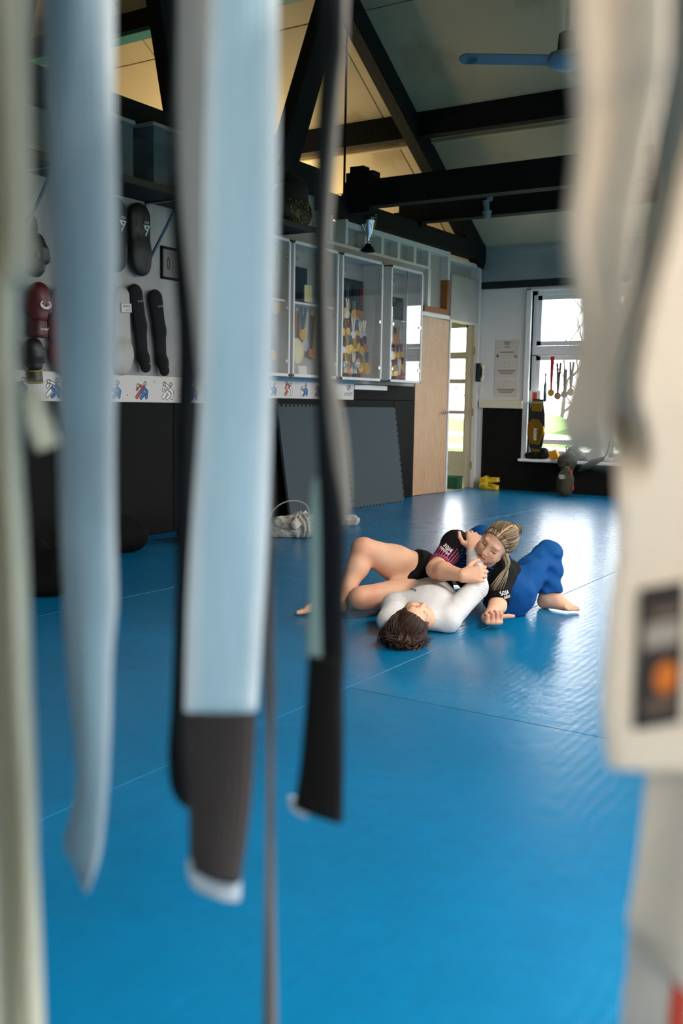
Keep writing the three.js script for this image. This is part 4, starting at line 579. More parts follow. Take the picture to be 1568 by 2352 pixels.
  const sk = thing('kit_sack', 'olive kit sack with a pale skull-like print standing on the mat below the rucksack', 'sack', F(-4.24, 0.0, 0.46)); obj('sack', metreUV(netOf([cap(V(0, 0.1, 0), V(0, 0.2, 0), 0.1, 0.105, 0.05), cap(V(0, 0.27, 0), V(0.01, 0.32, 0), 0.07, 0.05, 0.05)], 0.01)), std(C('#3a3423'), 0.9), sk); obj('print', T(new THREE.PlaneGeometry(0.11, 0.08), 0, 0.24, 0.118), std(C('#ffffff'), 0.8, { transparent: true, map: canvasTex(128, 96, (g, W, H) => { g.fillStyle = '#c9c3b4'; for (const [x, y, w, h] of [[20, 10, 80, 14], [14, 30, 30, 18], [52, 30, 24, 40], [82, 34, 30, 14], [24, 58, 24, 14], [84, 60, 20, 10]]) g.fillRect(x, y, w, h); }) }), sk); obj('zip_tab', [box(0.02, 0.05, 0.01, 0.09, 0.3, 0.06), box(0.015, 0.05, 0.01, 0.12, 0.12, 0.05)], std(C('#c23a2a'), 0.6), sk);
}

// ---------- ceiling fan, spot lamps ----------
{
  const f = thing('ceiling_fan', 'grey ceiling fan hanging below the dark beams', 'fan', [-2.39, 3.28, -6.30]);
  obj('motor', lathe([[0.002, -0.06], [0.06, -0.055], [0.11, -0.03], [0.12, 0], [0.11, 0.035], [0.06, 0.05], [0.045, 0.06], [0.045, 0.13], [0.03, 0.15], [0.002, 0.15]], 32), std(C('#8499a8'), 0.4), f);
  obj('canopy', lathe([[0.05, 0.05], [0.06, 0.06], [0.052, 0.16], [0.02, 0.18]], 24), std(C('#3e3322'), 0.7), f);
  obj('down_rod', cyl(0.012, 0.012, roofY(-6.3) - 3.28 - 0.1, 0, (roofY(-6.3) - 3.28 + 0.1) / 2, 0, 0, 0, 0, 10), M.steel, f);
  for (let k = 0; k < 3; k++) { const a = Math.PI + 0.57 + k * 2.094; const bl = obj('blade', [rbox(0.54, 0.008, 0.12, 0.003, 0.36, 0, 0), cyl(0.06, 0.06, 0.008, 0.62, 0, 0, 0, 0, 0, 24)].map((g) => g.rotateX(0.2)), std(C('#5d717c'), 0.45), f); bl.rotation.y = a; obj('blade_arm', rbox(0.14, 0.012, 0.035, 0.004, 0.12, 0.004, 0), M.steel, bl); }
  const spot = (at, label, turn, mat) => { const g = thing('spot_lamp', label, 'lamp', at); g.rotation.y = turn; obj('head', [cyl(0.035, 0.03, 0.12, 0, -0.1, 0.02, 0.15, 0, 0, 20), cyl(0.055, 0.035, 0.07, 0, -0.19, 0.006, 0.15, 0, 0, 20)], mat, g); obj('yoke', [bar(V(0, 0, 0), V(0, -0.06, 0), 0.014, 0.014), ball(0.035, 0, -0.02, -0.02, 1, 1, 1, 14)], mat, g); };
  spot([-7.45, 4.12, -10.2], 'white spot lamp fixed under the purlin above the store', 0.6, std(C('#cfc8ac'), 0.5)); spot([-4.72, 3.36, -10.26], 'grey spot lamp fixed to the lower cross beam', -0.6, std(C('#7d848a'), 0.4));
}

// ---------- loose things on the mat ----------
{
  const R = RNG(31);
  const crumple = (name, label, cat, at, w, h, d, seed, color, flaps) => {
    const ps = [cap(V(-w * 0.3, h * 0.35, 0), V(w * 0.3, h * 0.3, 0), h * 0.42, h * 0.36, 0.05)];
    for (let i = 0; i < flaps; i++) { const a = R() * 6.283, r = 0.35 + R() * 0.6; ps.push(cap(V(Math.cos(a) * w * 0.15, h * (0.4 + R() * 0.4), Math.sin(a) * d * 0.15), V(Math.cos(a) * w * r * 0.5, h * (0.08 + R() * 0.5), Math.sin(a) * d * r * 0.5), h * 0.2, h * 0.11, 0.025)); }
    const u = union(ps), g = net((x, y, z) => Math.max(u(x, y, z) + 0.016 * Math.abs(fbm(x * 11 + seed, y * 14, z * 11, 3)) * 2 - 0.012 + 0.008 * Math.sin((Math.atan2(z, x) * 9) + 20 * fbm(x * 5, y * 5, z * 5 + seed, 2)), 0.002 - y), boundsOf(ps, 0.04), 0.007);
    const o = obj(name, g, std(C(color), 0.95)); o.position.set(...at); return tag(o, label, cat);
  };
  crumple('white_jacket', 'crumpled white gi jacket heaped on the mat behind the grapplers', 'jacket', [-4.62, 0, -6.62], 0.56, 0.2, 0.34, 3, '#b9b3a8', 16).rotation.y = 0.5;
  crumple('white_belt', 'small crumpled white cloth on the mat in front of the foam mats', 'cloth', [-4.78, 0, -7.55], 0.28, 0.11, 0.16, 9, '#b5b0a6', 5).rotation.y = 0.55;
  const wire = obj('skipping_rope', tube([[-5.05, 0.02, -6.7], [-4.98, 0.2, -6.75], [-4.85, 0.27, -6.8], [-4.74, 0.24, -6.86], [-4.68, 0.12, -6.86]], 0.006, 40, 6), std(C('#b5afa4'), 0.8)); tag(wire, 'thin white skipping rope looping up out of the crumpled gi jacket', 'rope');
  // black bags in the dark corner
  const bagM = phy(C('#0a0909'), 0.8, { specularIntensity: 0.25 });
  const bag = obj('sports_bag', netOf([cap(V(-0.2, 0.13, -0.05), V(0.15, 0.13, 0.05), 0.13, 0.12, 0.05), cap(V(-0.25, 0.07, 0.1), V(0.2, 0.07, 0.12), 0.07, 0.06, 0.05), cap(V(-0.1, 0.24, 0), V(0.05, 0.25, 0), 0.06, 0.06, 0.06)], 0.012), bagM); bag.position.set(-4.42, 0, -3.7); bag.rotation.y = 0.9; bag.scale.set(0.8, 1.05, 0.8); tag(bag, 'black sports bag with a white round emblem by the wall', 'bag');
  const em = (name, w, h, at, ry, draw) => { const m = std(C('#ffffff'), 0.7, { transparent: true, map: canvasTex(128, Math.round(128 * h / w), draw) }); const o = obj(name, new THREE.PlaneGeometry(w, h), m, bag); o.position.set(...at); o.rotation.set(-0.3, ry, 0); return o; };
  em('emblem', 0.09, 0.09, [-0.19, 0.1, 0.178], 0, (g, W, H) => { g.strokeStyle = '#c9c6be'; g.lineWidth = 9; g.beginPath(); g.ellipse(W / 2, H / 2, W * 0.42, H * 0.42, 0, 0, 7); g.stroke(); g.lineWidth = 8; for (const x of [0.4, 0.55]) { g.beginPath(); g.moveTo(W * x, H * 0.25); g.quadraticCurveTo(W * (x + 0.14), H * 0.5, W * x, H * 0.75); g.stroke(); } });
  const kb = obj('kit_bag', netOf([cap(V(-0.16, 0.12, 0), V(0.16, 0.12, 0), 0.12, 0.12, 0.05), cap(V(-0.05, 0.24, 0), V(0.1, 0.22, 0), 0.06, 0.05, 0.06)], 0.012), bagM); kb.position.set(-5.15, 0, -5.05); kb.rotation.y = 1.4; tag(kb, 'black kit bag against the wall pads below the shin guards', 'bag');
  const kt = obj('kit_bag', netOf([cap(V(-0.2, 0.1, 0), V(0.16, 0.1, 0), 0.1, 0.12, 0.05), cap(V(-0.05, 0.2, 0), V(0.1, 0.24, 0), 0.06, 0.07, 0.08)], 0.012), bagM); kt.position.set(-5.0, 0, -5.95); kt.rotation.y = 1.3; tag(kt, 'black kit bag on the mat edge beside the crumpled white jacket', 'bag');
  const sl = obj('slipper', netOf([cap(V(-0.1, 0.02, 0), V(0.1, 0.025, 0.01), 0.035, 0.045, 0.02, V(0, 1, 0), 0.6), cap(V(0.04, 0.04, 0), V(0.09, 0.03, 0), 0.035, 0.03, 0.02)], 0.007), bagM); sl.position.set(-4.3, 0, -4.0); sl.rotation.y = 0.4; tag(sl, 'black slipper with a white mark on the mat beside the sports bag', 'shoe');
  const mk = obj('white_mark', [box(0.06, 0.002, 0.008, 0, 0.052, 0), box(0.05, 0.002, 0.007, 0.01, 0.05, 0.014), box(0.09, 0.002, 0.006, -0.02, 0.05, 0.026)], M.paper, sl);
}

// ---------- the two grapplers: joints in metres ----------
const JOINTS = {A: {pelvis: [-2.062, 0.093, -4.877], hipL: [-2.015, 0.111, -4.859], hipR: [-2.147, 0.138, -4.989], waist: [-2.096, 0.174, -4.879], chest: [-2.2, 0.234, -4.836], neck: [-2.132, 0.297, -4.761], shR: [-2.299, 0.36, -4.726], elR: [-2.294, 0.261, -4.492], wrR: [-2.107, 0.259, -4.421], shL: [-2.048, 0.226, -4.743], elL: [-1.994, 0.091, -4.6], wrL: [-2.0, 0.036, -4.501], kneeL: [-1.953, 0.29, -5.16], ankL: [-1.925, 0.062, -5.119], heelL: [-1.943, 0.016, -5.119], toeL: [-1.761, 0.015, -5.093], kneeR: [-2.388, 0.322, -5.262], ankR: [-2.55, 0.037, -5.431], footR: [-2.605, 0.009, -5.396], head: [-2.029, 0.401, -4.637], str1: [-2.264, 0.33, -4.688], str2: [-2.238, 0.232, -4.682], str3: [-2.088, 0.269, -4.694], str4: [-2.081, 0.095, -4.675]}, B: {pelvis: [-2.446, 0.112, -4.703], hipR: [-2.506, 0.19, -4.712], hipL: [-2.484, 0.099, -4.608], waist: [-2.323, 0.081, -4.52], chest: [-2.256, 0.082, -4.373], neck: [-2.201, 0.072, -4.195], kneeR: [-2.71, 0.328, -4.463], ankR: [-2.75, 0.079, -4.319], toeR: [-2.832, 0.021, -4.243], kneeL: [-2.624, 0.101, -4.305], ankL: [-2.68, 0.042, -4.696], toeL: [-2.643, 0.015, -4.838], shR: [-2.394, 0.092, -4.262], elR: [-2.326, 0.069, -4.068], wrR: [-2.311, 0.029, -4.149], shL: [-2.115, 0.054, -4.286], elL: [-2.061, 0.192, -4.498], wrL: [-2.146, 0.358, -4.621], txt: [-2.337, 0.114, -4.357], head: [-2.154, 0.09, -3.987]}};
const camR = V(Math.cos(YAW), 0, -Math.sin(YAW)), camU = V(0, 1, 0), camT = V(Math.sin(YAW), 0, Math.cos(YAW));   // horizontal axes of the room seen from the doorway side: right, up, toward
const ax3 = (r, u, t) => V(0, 0, 0).addScaledVector(camR, r).addScaledVector(camU, u).addScaledVector(camT, t);
const PX = (k) => Object.fromEntries(Object.entries(JOINTS[k]).map(([n, p]) => [n, V(...p)]));
const mid = (a, b, t = 0.5) => a.clone().lerp(b, t);
function handPrims(w, f, n, t, curls, thumb, s = 1) {   // w wrist, f along the hand, n back of the hand, t toward the thumb
  f = f.clone().normalize(); n = n.clone().sub(f.clone().multiplyScalar(n.dot(f))).normalize(); t = n.clone().cross(f).normalize().multiplyScalar(Math.sign(n.clone().cross(f).dot(t)) || 1);
  const at = (a, b, c) => w.clone().addScaledVector(f, a * s).addScaledVector(t, b * s).addScaledVector(n, c * s), ps = [];
  const L = [[0.04, 0.024, 0.019], [0.045, 0.029, 0.021], [0.042, 0.027, 0.02], [0.033, 0.02, 0.018]], K = [0.082, 0.086, 0.082, 0.074];
  for (let i = 0; i < 4; i++) ps.push(cap(at(0, 0.012 - i * 0.008, 0), at(K[i], 0.031 - i * 0.0205, 0), 0.022 * s, 0.0128 * s, 0.016));
  const fingers = [];
  for (let i = 0; i < 4; i++) {
    let p = at(K[i], 0.031 - i * 0.0205, 0), a = 0; const c = curls[i] ?? curls[0];
    for (let j = 0; j < 3; j++) { a += c[j]; const d = f.clone().multiplyScalar(Math.cos(a)).addScaledVector(n, -Math.sin(a)).addScaledVector(t, (1.5 - i) * 0.03), q = p.clone().addScaledVector(d, L[i][j] * s); fingers.push(cap(p, q, (0.0098 - j * 0.001) * s, (0.0088 - j * 0.001) * s, j ? 0.003 : 0.008)); p = q; }
  }
  let p = at(0.022, 0.022, -0.006); const dirs = thumb.map(([a, b, c]) => f.clone().multiplyScalar(a).addScaledVector(t, b).addScaledVector(n, c).normalize()), tl = [0.04, 0.032, 0.026];
  dirs.forEach((d, j) => { const q = p.clone().addScaledVector(d, tl[j] * s); fingers.push(cap(p, q, [0.016, 0.0115, 0.0105][j] * s, [0.012, 0.0105, 0.0085][j] * s, j ? 0.004 : 0.014)); p = q; });
  return { palm: ps, fingers };
}
function handSDF(h) { const pa = union(h.palm); return (x, y, z) => { let d = pa(x, y, z); for (const f of h.fingers) d = smin(d, capD(f, x, y, z), f.k); return d; }; }
function footPrims(heel, toe, up, s = 1) {
  const f = toe.clone().sub(heel).normalize(), side = up.clone().cross(f).normalize(), L = toe.distanceTo(heel), at = (a, b, c) => heel.clone().addScaledVector(f, a * L).addScaledVector(side, b).addScaledVector(up, c);
  const ps = [cap(at(-0.02, 0, 0.006), at(0.06, 0, 0.03), 0.034, 0.036, 0.02), cap(at(0.1, 0, 0.03), at(0.45, 0.0, 0.035), 0.034, 0.03, 0.03), cap(at(0.4, 0.005, 0.035), at(0.78, 0.015, 0.012), 0.03, 0.02, 0.03), cap(at(0.25, -0.015, 0.005), at(0.74, -0.02, 0.006), 0.022, 0.018, 0.03)];
  for (let i = 0; i < 5; i++) { const b = 0.03 - i * 0.0165; ps.push(cap(at(0.78, b * 0.9, 0.006), at(1.02 - i * 0.035 - (i === 0 ? 0.02 : 0), b, 0.002), i ? 0.0105 : 0.015, i ? 0.0085 : 0.0125, 0.005)); }
  return ps;
}
function headSDF() { // local: x to the person's left, y up, z out of the face
  const e = (cx, cy, cz, rx, ry, rz) => (x, y, z) => { const a = (x - cx) / rx, b = (y - cy) / ry, c = (z - cz) / rz, k = Math.hypot(a, b, c); return k < 1e-6 ? -Math.min(rx, ry, rz) : (k - 1) * k / Math.hypot(a / rx, b / ry, c / rz); };
  const skull = e(0, 0.026, -0.014, 0.074, 0.088, 0.094), face = e(0, -0.03, 0.022, 0.057, 0.082, 0.068), earL = e(0.076, -0.012, -0.008, 0.009, 0.03, 0.018), earR = e(-0.076, -0.012, -0.008, 0.009, 0.03, 0.018);
  const add = [cap(V(0, -0.096, 0.062), V(0, -0.09, 0.066), 0.017, 0.017, 0.03), cap(V(0.04, -0.04, 0.05), V(0.034, -0.03, 0.058), 0.026, 0.024, 0.03), cap(V(-0.04, -0.04, 0.05), V(-0.034, -0.03, 0.058), 0.026, 0.024, 0.03), cap(V(-0.034, 0.022, 0.072), V(0.034, 0.022, 0.072), 0.011, 0.011, 0.016), cap(V(0, 0.012, 0.082), V(0, -0.03, 0.101), 0.0065, 0.0095, 0.012), cap(V(-0.011, -0.034, 0.09), V(0.011, -0.034, 0.09), 0.0075, 0.0075, 0.007), cap(V(-0.02, -0.058, 0.078), V(0.02, -0.058, 0.078), 0.006, 0.006, 0.008), cap(V(0, -0.0585, 0.086), V(0, -0.058, 0.086), 0.0068, 0.0068, 0.012), cap(V(-0.015, -0.068, 0.078), V(0.015, -0.068, 0.078), 0.0075, 0.0075, 0.009), cap(V(0, -0.05, -0.02), V(0, -0.13, -0.035), 0.052, 0.05, 0.03)];
  const sock = [cap(V(0.031, 0.001, 0.092), V(0.031, 0.001, 0.094), 0.014), cap(V(-0.031, 0.001, 0.092), V(-0.031, 0.001, 0.094), 0.014)], lid = [cap(V(0.031, 0, 0.0665), V(0.031, 0, 0.067), 0.0135), cap(V(-0.031, 0, 0.0665), V(-0.031, 0, 0.067), 0.0135)];
  return (x, y, z) => {
    let d = smin(skull(x, y, z), face(x, y, z), 0.03); for (const a of add) d = smin(d, capD(a, x, y, z), a.k);
    for (const s of sock) d = -smin(-d, capD(s, x, y, z), 0.008);
    for (const l of lid) d = smin(d, capD(l, x, y, z), 0.004);
    d = -smin(-d, Math.hypot(Math.max(Math.abs(x) - 0.018, 0), y + 0.0635, z - 0.0885) - 0.0022, 0.003);
    return smin(smin(d, earL(x, y, z), 0.006), earR(x, y, z), 0.006);
  };
}
const skinTone = lin('#edbb99'), skinRed = lin('#d07f63'), lipC = lin('#b5635c'), browC = lin('#7a583e'), lashC = lin('#2a1c16');
function skinAt(x, y, z) { return mix3(skinTone, skinRed, clamp(0.12 + 0.35 * fbm(x * 14, y * 14, z * 14, 3), 0, 0.5)); }
function headColor(brow) { return (x, y, z) => {
  let c = skinAt(x + 5, y, z); const blush = (sx) => sstep(0.03, 0.0, Math.hypot(x - sx, y + 0.035, z - 0.07)); c = mix3(c, skinRed, 0.4 * (blush(0.038) + blush(-0.038)) + 0.3 * sstep(0.02, 0, Math.hypot(x, y + 0.03, z - 0.1)));
  if (z > 0.06) {
    const lip = Math.hypot(Math.max(Math.abs(x) - 0.016, 0) * 1, (y + 0.063) * 1.3); c = mix3(c, lipC, 0.8 * sstep(0.013, 0.007, lip)); if (Math.abs(y + 0.0635) < 0.0022 && Math.abs(x) < 0.021) c = mix3(c, lashC, 0.75);
    const ex = Math.abs(x) - 0.031, bx = Math.abs(x) - 0.032; if (Math.abs(ex) < 0.0155 && Math.abs(y + 0.0035 - ex * ex * 14) < 0.0022) c = lashC;
    if (Math.abs(bx) < 0.019) c = mix3(c, brow, 0.55 * sstep(0.0048, 0.002, Math.abs(y - 0.024 + bx * bx * 10)));
  }
  return c; }; }
function frame(center, u, n) { u = u.clone().normalize(); n = n.clone().sub(u.clone().multiplyScalar(n.dot(u))).normalize(); const x = u.clone().cross(n); const m = new THREE.Matrix4().makeBasis(x, u, n).setPosition(center); return { m, x, u, n, P: (a, b, c) => V(a, b, c).applyMatrix4(m) }; }
const localBox = (r) => new THREE.Box3(V(-r, -r * 1.1, -r), V(r, r, r));
// clothing: pieces of inflated body, each cut by planes
function clothSDF(pieces, fold) { const us = pieces.map((p) => union(p.ps, p.grow)); return (x, y, z) => { let d = 1e3; for (let i = 0; i < pieces.length; i++) { let e = us[i](x, y, z); for (const c of pieces[i].clip ?? []) e = Math.max(e, (x - c.p.x) * c.n.x + (y - c.p.y) * c.n.y + (z - c.p.z) * c.n.z); d = i ? smin(d, e, pieces[i].k ?? 0.02) : e; } if (fold && Math.abs(d) < 0.04) d += fold(x, y, z); return Math.max(d, 0.003 - y); }; }
const clothBounds = (pieces) => pieces.reduce((b, p) => b.union(boundsOf(p.ps, p.grow + 0.03)), new THREE.Box3());
const cut = (a, b, t) => ({ p: mid(a, b, t), n: b.clone().sub(a).normalize() });
function printOn(mesh, at, normal, upDir, w, h, draw, parent, name, depth = 0.12) { // decal that follows the cloth
  const z = normal.clone().normalize(), y = upDir.clone().sub(z.clone().multiplyScalar(upDir.dot(z))).normalize(), x = y.clone().cross(z), e = new THREE.Euler().setFromRotationMatrix(new THREE.Matrix4().makeBasis(x, y, z));
  const tmp = new THREE.Mesh(mesh.geometry.index ? mesh.geometry.toNonIndexed() : mesh.geometry); tmp.updateMatrixWorld();
  const g = new DecalGeometry(tmp, at, e, V(w, h, depth)); if (!g.attributes.position || !g.attributes.position.count) { return; }
  const m = std(C('#ffffff'), 0.8, { transparent: true, polygonOffset: true, polygonOffsetFactor: -1, map: canvasTex(256, Math.round(256 * h / w), draw) });
  obj(name, g, m, parent);
}
const skinM = phy(C('#ffffff'), 0.52, { vertexColors: true, specularIntensity: 0.6 });
const clothM = (o = {}) => phy(C('#ffffff'), 0.85, { vertexColors: true, specularIntensity: 0.35, ...o });
const floorClip = (f) => (x, y, z) => Math.max(f(x, y, z), 0.002 - y);
function person(label, base, skinParts) {
  const g = thing('person', label, 'person', base); const skin = merge(skinParts.map((p) => { p = p.index ? p.toNonIndexed() : p; return p; })); skin.translate(-base[0], 0, -base[2]);
  const b = obj('body', skin, skinM, g); const inner = new THREE.Group(); return { g, dress: (name, geo, mat, parent = g) => { geo = geo.clone(); geo.translate(-base[0], 0, -base[2]); return obj(name, geo, mat, parent); } };
}
const strandColor = (cols, q) => { const t = q() * (cols.length - 1), i = Math.min(Math.floor(t), cols.length - 2); return mix3(cols[i], cols[i + 1], t - i); };

// ----- the dark-haired woman on her back -----
{
  const J = PX('B'), up = V(0, 1, 0), along = J.chest.clone().sub(J.pelvis).normalize();
  const torso = [cap(J.pelvis, J.waist, 0.12, 0.115, 0.06, up, 0.75), cap(J.waist, J.chest, 0.115, 0.13, 0.06, up, 0.68), cap(J.chest, mid(J.chest, J.neck, 0.75), 0.125, 0.085, 0.06, up, 0.68), cap(J.shR, J.chest, 0.058, 0.075, 0.06), cap(J.shL, J.chest, 0.05, 0.075, 0.06)];
  const shL = J.shL.clone().setY(0.066), armL = [cap(shL, J.elL, 0.056, 0.044, 0.03), cap(J.elL, mid(J.elL, J.wrL, 0.35), 0.044, 0.041, 0.02), cap(mid(J.elL, J.wrL, 0.35), J.wrL, 0.041, 0.026, 0.02)], armR = [cap(J.shR, J.elR, 0.054, 0.043, 0.03), cap(J.elR, J.wrR, 0.041, 0.026, 0.02)];
  const legR = [cap(J.hipR, mid(J.hipR, J.kneeR, 0.45), 0.105, 0.092, 0.05), cap(mid(J.hipR, J.kneeR, 0.45), J.kneeR, 0.092, 0.063, 0.03), cap(J.kneeR, mid(J.kneeR, J.ankR, 0.35).add(ax3(0.012, 0, 0)), 0.056, 0.057, 0.03), cap(mid(J.kneeR, J.ankR, 0.35).add(ax3(0.012, 0, 0)), J.ankR, 0.056, 0.035, 0.03)];
  const legL = [cap(J.hipL, J.kneeL, 0.09, 0.06, 0.05), cap(J.kneeL, mid(J.kneeL, J.ankL, 0.4), 0.052, 0.052, 0.03), cap(mid(J.kneeL, J.ankL, 0.4), J.ankL, 0.05, 0.034, 0.03)];
  const neck = [cap(J.neck, J.head, 0.05, 0.05, 0.04)];
  const bodyP = [...torso, ...armL, ...armR, ...legR, ...legL, ...neck, ...footPrims(J.ankR.clone().setY(0.035), J.toeR.clone().addScaledVector(ax3(-0.12, 0, 0.02), 1).setY(0.016), up), ...footPrims(J.ankL.clone().setY(0.035), J.toeL.clone().setY(0.016), up)];
  const knee = (x, y, z, c) => { const d = Math.min(J.kneeR.distanceTo(V(x, y, z)), J.kneeL.distanceTo(V(x, y, z))); return mix3(c, skinRed, 0.45 * sstep(0.12, 0.03, d)); };
  const body = net(floorClip(union(bodyP)), boundsOf(bodyP, 0.03), 0.009, (x, y, z) => knee(x, y, z, skinAt(x, y, z)));
  const hf = frame(J.head, ax3(-0.25, -0.08, 0.96), ax3(0.5, 0.85, 0.06));
  const head = net(headSDF(), localBox(0.125), 0.003, headColor(lin('#4a3020'))).applyMatrix4(hf.m);
  const h1 = handPrims(J.wrL, ax3(0.1, 0.8, -0.5), ax3(0.05, 0.5, 0.86), ax3(-1, 0.1, 0), [[0.75, 0.8, 0.4], [0.8, 0.8, 0.4], [0.85, 0.8, 0.4], [0.9, 0.8, 0.4]], [[0.45, 0.9, 0], [0.85, 0.5, 0], [0.97, 0.2, 0]]), hand1 = net(handSDF(h1), boundsOf([...h1.palm, ...h1.fingers], 0.012), 0.003, (x, y, z) => mix3(skinAt(x, y, z), skinRed, 0.12));
  const h2 = handPrims(J.wrR, ax3(0.5, 0, -0.8), up, ax3(1, 0, 0.3), [[0.3, 0.4, 0.3]], [[0.6, 0.8, 0], [0.9, 0.4, 0], [1, 0.2, 0]]), hand2 = net(floorClip(handSDF(h2)), boundsOf([...h2.palm, ...h2.fingers], 0.012), 0.004, skinAt);
  const p = person('person with dark brown hair lying back in a white long-sleeved top and black shorts', [J.chest.x, 0, J.chest.z], [body, head, hand1, hand2]);
  // white top
  const white = lin('#d9d6d3');
  const wr = (x, y, z) => { const q = V(x, y, z), d = Math.min(q.distanceTo(mid(J.elL, J.wrL, 0.72)), q.distanceTo(J.elL)); const t = q.clone().sub(J.elL).dot(J.wrL.clone().sub(J.elL).normalize()); return 0.0035 * fbm(x * 16, y * 16, z * 16, 3) + 0.003 * sstep(0.11, 0.03, d) * Math.sin(t * 560 + 3 * noise3(x * 30, y * 30, z * 30)) + 0.0014 * sstep(0.13, 0.05, q.distanceTo(J.shR)) * Math.sin((x + z) * 240 + 5 * noise3(x * 20, y * 20, z * 20)); };
  const topP = [{ ps: torso, grow: 0.009, clip: [cut(J.pelvis, J.waist, 0.15)].map((c) => ({ p: c.p, n: c.n.clone().negate() })) }, { ps: [...armL, cap(J.wrL, J.wrL, 0.026)], grow: 0.008, clip: [cut(J.elL, J.wrL, 0.97)], k: 0.02 }, { ps: armR, grow: 0.008, k: 0.03 }];
  const top = net(clothSDF(topP, wr), clothBounds(topP), 0.0055, (x, y, z) => { const k = 1 + 0.05 * fbm(x * 40, y * 40, z * 40, 2); return white.map((c) => c * k); });
  const topMesh = p.dress('white_top', top, clothM());
  // black shorts
  const black = lin('#121213');
  const shP = [{ ps: [cap(J.pelvis, J.waist, 0.12, 0.115, 0.03, up, 0.75), cap(J.hipR, J.pelvis, 0.105, 0.1, 0.05), cap(J.hipL, J.pelvis, 0.09, 0.1, 0.05)], grow: 0.012, clip: [cut(J.pelvis, J.waist, 0.45)] }, { ps: legR.slice(0, 2), grow: 0.012, clip: [cut(J.hipR, J.kneeR, 0.12)], k: 0.04 }, { ps: legL.slice(0, 1), grow: 0.012, clip: [cut(J.hipL, J.kneeL, 0.02)], k: 0.04 }];
  const shorts = net(clothSDF(shP, (x, y, z) => 0.006 * fbm(x * 13, y * 13, z * 13, 3)), clothBounds(shP), 0.007, () => black);
  p.dress('black_shorts', shorts, clothM());
  const at = (v) => V(v.x - J.chest.x, v.y, v.z - J.chest.z);
  printOn(topMesh, at(J.txt), ax3(-0.15, 0.8, 0.55), ax3(0.75, 0.3, -0.3), 0.1, 0.026, (g, W, H) => { g.fillStyle = '#222'; g.font = `bold ${H * 0.8}px sans-serif`; g.textAlign = 'center'; mirrorText(g, 'adidas', W / 2, H * 0.75); }, p.g, 'chest_lettering', 0.24);
  { const m = obj('shorts_mark', [0, 1].map((k) => ball(0.007, 0, 0, 0, 1, 1.2, 0.5, 8)), M.paper, p.g); const w0 = at(mid(J.hipR, J.kneeR, -0.02)).add(ax3(0.0, 0.055, 0.1)); m.position.copy(w0); const m2 = obj('shorts_mark', ball(0.008, 0, 0, 0, 0.8, 1.6, 0.5, 8), M.paper, p.g); m2.position.copy(w0).add(ax3(0.004, 0.018, 0)); }
  // hair: dark cap and loose strands swept back over the mat
  const hc = [lin('#120a07'), lin('#22130c'), lin('#2e1a10'), lin('#5a3620'), lin('#1d110b')];
  const rad = V(0.086, 0.1, 0.106), cen = V(0, 0.03, -0.014);
  const capS = (x, y, z) => { const a = (x - cen.x) / rad.x, b = (y - cen.y) / rad.y, c = (z - cen.z) / rad.z, k = Math.hypot(a, b, c), d = (k - 1) * 0.09 + 0.002 * Math.sin(Math.atan2(x, z + 0.02) * 34 + 6 * noise3(x * 20, y * 20, z * 20)); const bunD = Math.min(Math.hypot((x + 0.03) / 1.3, y - 0.115, z + 0.06) - 0.055, Math.hypot((x - 0.03) / 1.3, y - 0.1, z + 0.07) - 0.05) + 0.006 * Math.sin(x * 190 + 9 * noise3(x * 18, y * 18, z * 18)); return Math.min(Math.max(d, z * 0.78 - y * 0.62 - 0.012 - 0.04 * sstep(0.04, 0.075, Math.abs(x))), bunD); };
  const hairCap = net(capS, localBox(0.19), 0.004, (x, y, z) => strandColor(hc, () => 0.5 + 0.49 * noise3(Math.atan2(x, z + 0.02) * 14, y * 4, 2))).applyMatrix4(hf.m);
  const hairM = phy(C('#ffffff'), 0.42, { vertexColors: true, specularIntensity: 0.7 });
  const hm = p.dress('hair', hairCap, hairM);
  const q = RNG(77), gs = [];
  for (let i = 0; i < 520; i++) {
    const th = (q() - 0.5) * 3.9, s0 = V(Math.sin(th) * 0.075, 0.06 + Math.cos(th) * 0.025 - Math.abs(th) * 0.02, 0.07 * Math.cos(th * 0.7) - 0.01), pts = [], A = hf.P(s0.x, s0.y, s0.z);
    const crown = hf.P(Math.sin(th) * 0.07 + (q() - 0.5) * 0.04, 0.115 + q() * 0.02, -0.01 - q() * 0.07), spread = (q() - 0.5), end = J.head.clone().add(ax3(-0.03 + spread * 0.17 + Math.sin(th) * -0.05, -J.head.y + 0.006 + q() * 0.035, 0.085 + q() * 0.07 - Math.abs(spread) * 0.09));
    const side = hf.P(Math.sin(th) * 0.092, 0.09, 0.03 * Math.cos(th)); const cv = new THREE.CatmullRomCurve3([A, side, crown, mid(crown, end, 0.5).add(V((q() - 0.5) * 0.03, 0.015, (q() - 0.5) * 0.03)), end]);
    for (let k = 0; k <= 14; k++) { const v = cv.getPoint(k / 14), l = v.clone().applyMatrix4(hf.m.clone().invert()).sub(cen), kk = Math.hypot(l.x / rad.x, l.y / rad.y, l.z / rad.z); if (kk < 1.0) { l.multiplyScalar(1.01 / kk); v.copy(l.add(cen)).applyMatrix4(hf.m); } v.y = Math.max(v.y, 0.006); pts.push(v); }
    const r = 0.0011 + q() * 0.0019; gs.push(painted(taper(pts, pts.map((_, k) => r * (k > 11 ? (15 - k) / 4.5 : 1)), 5), new THREE.Color(...strandColor(hc, q))));
  }
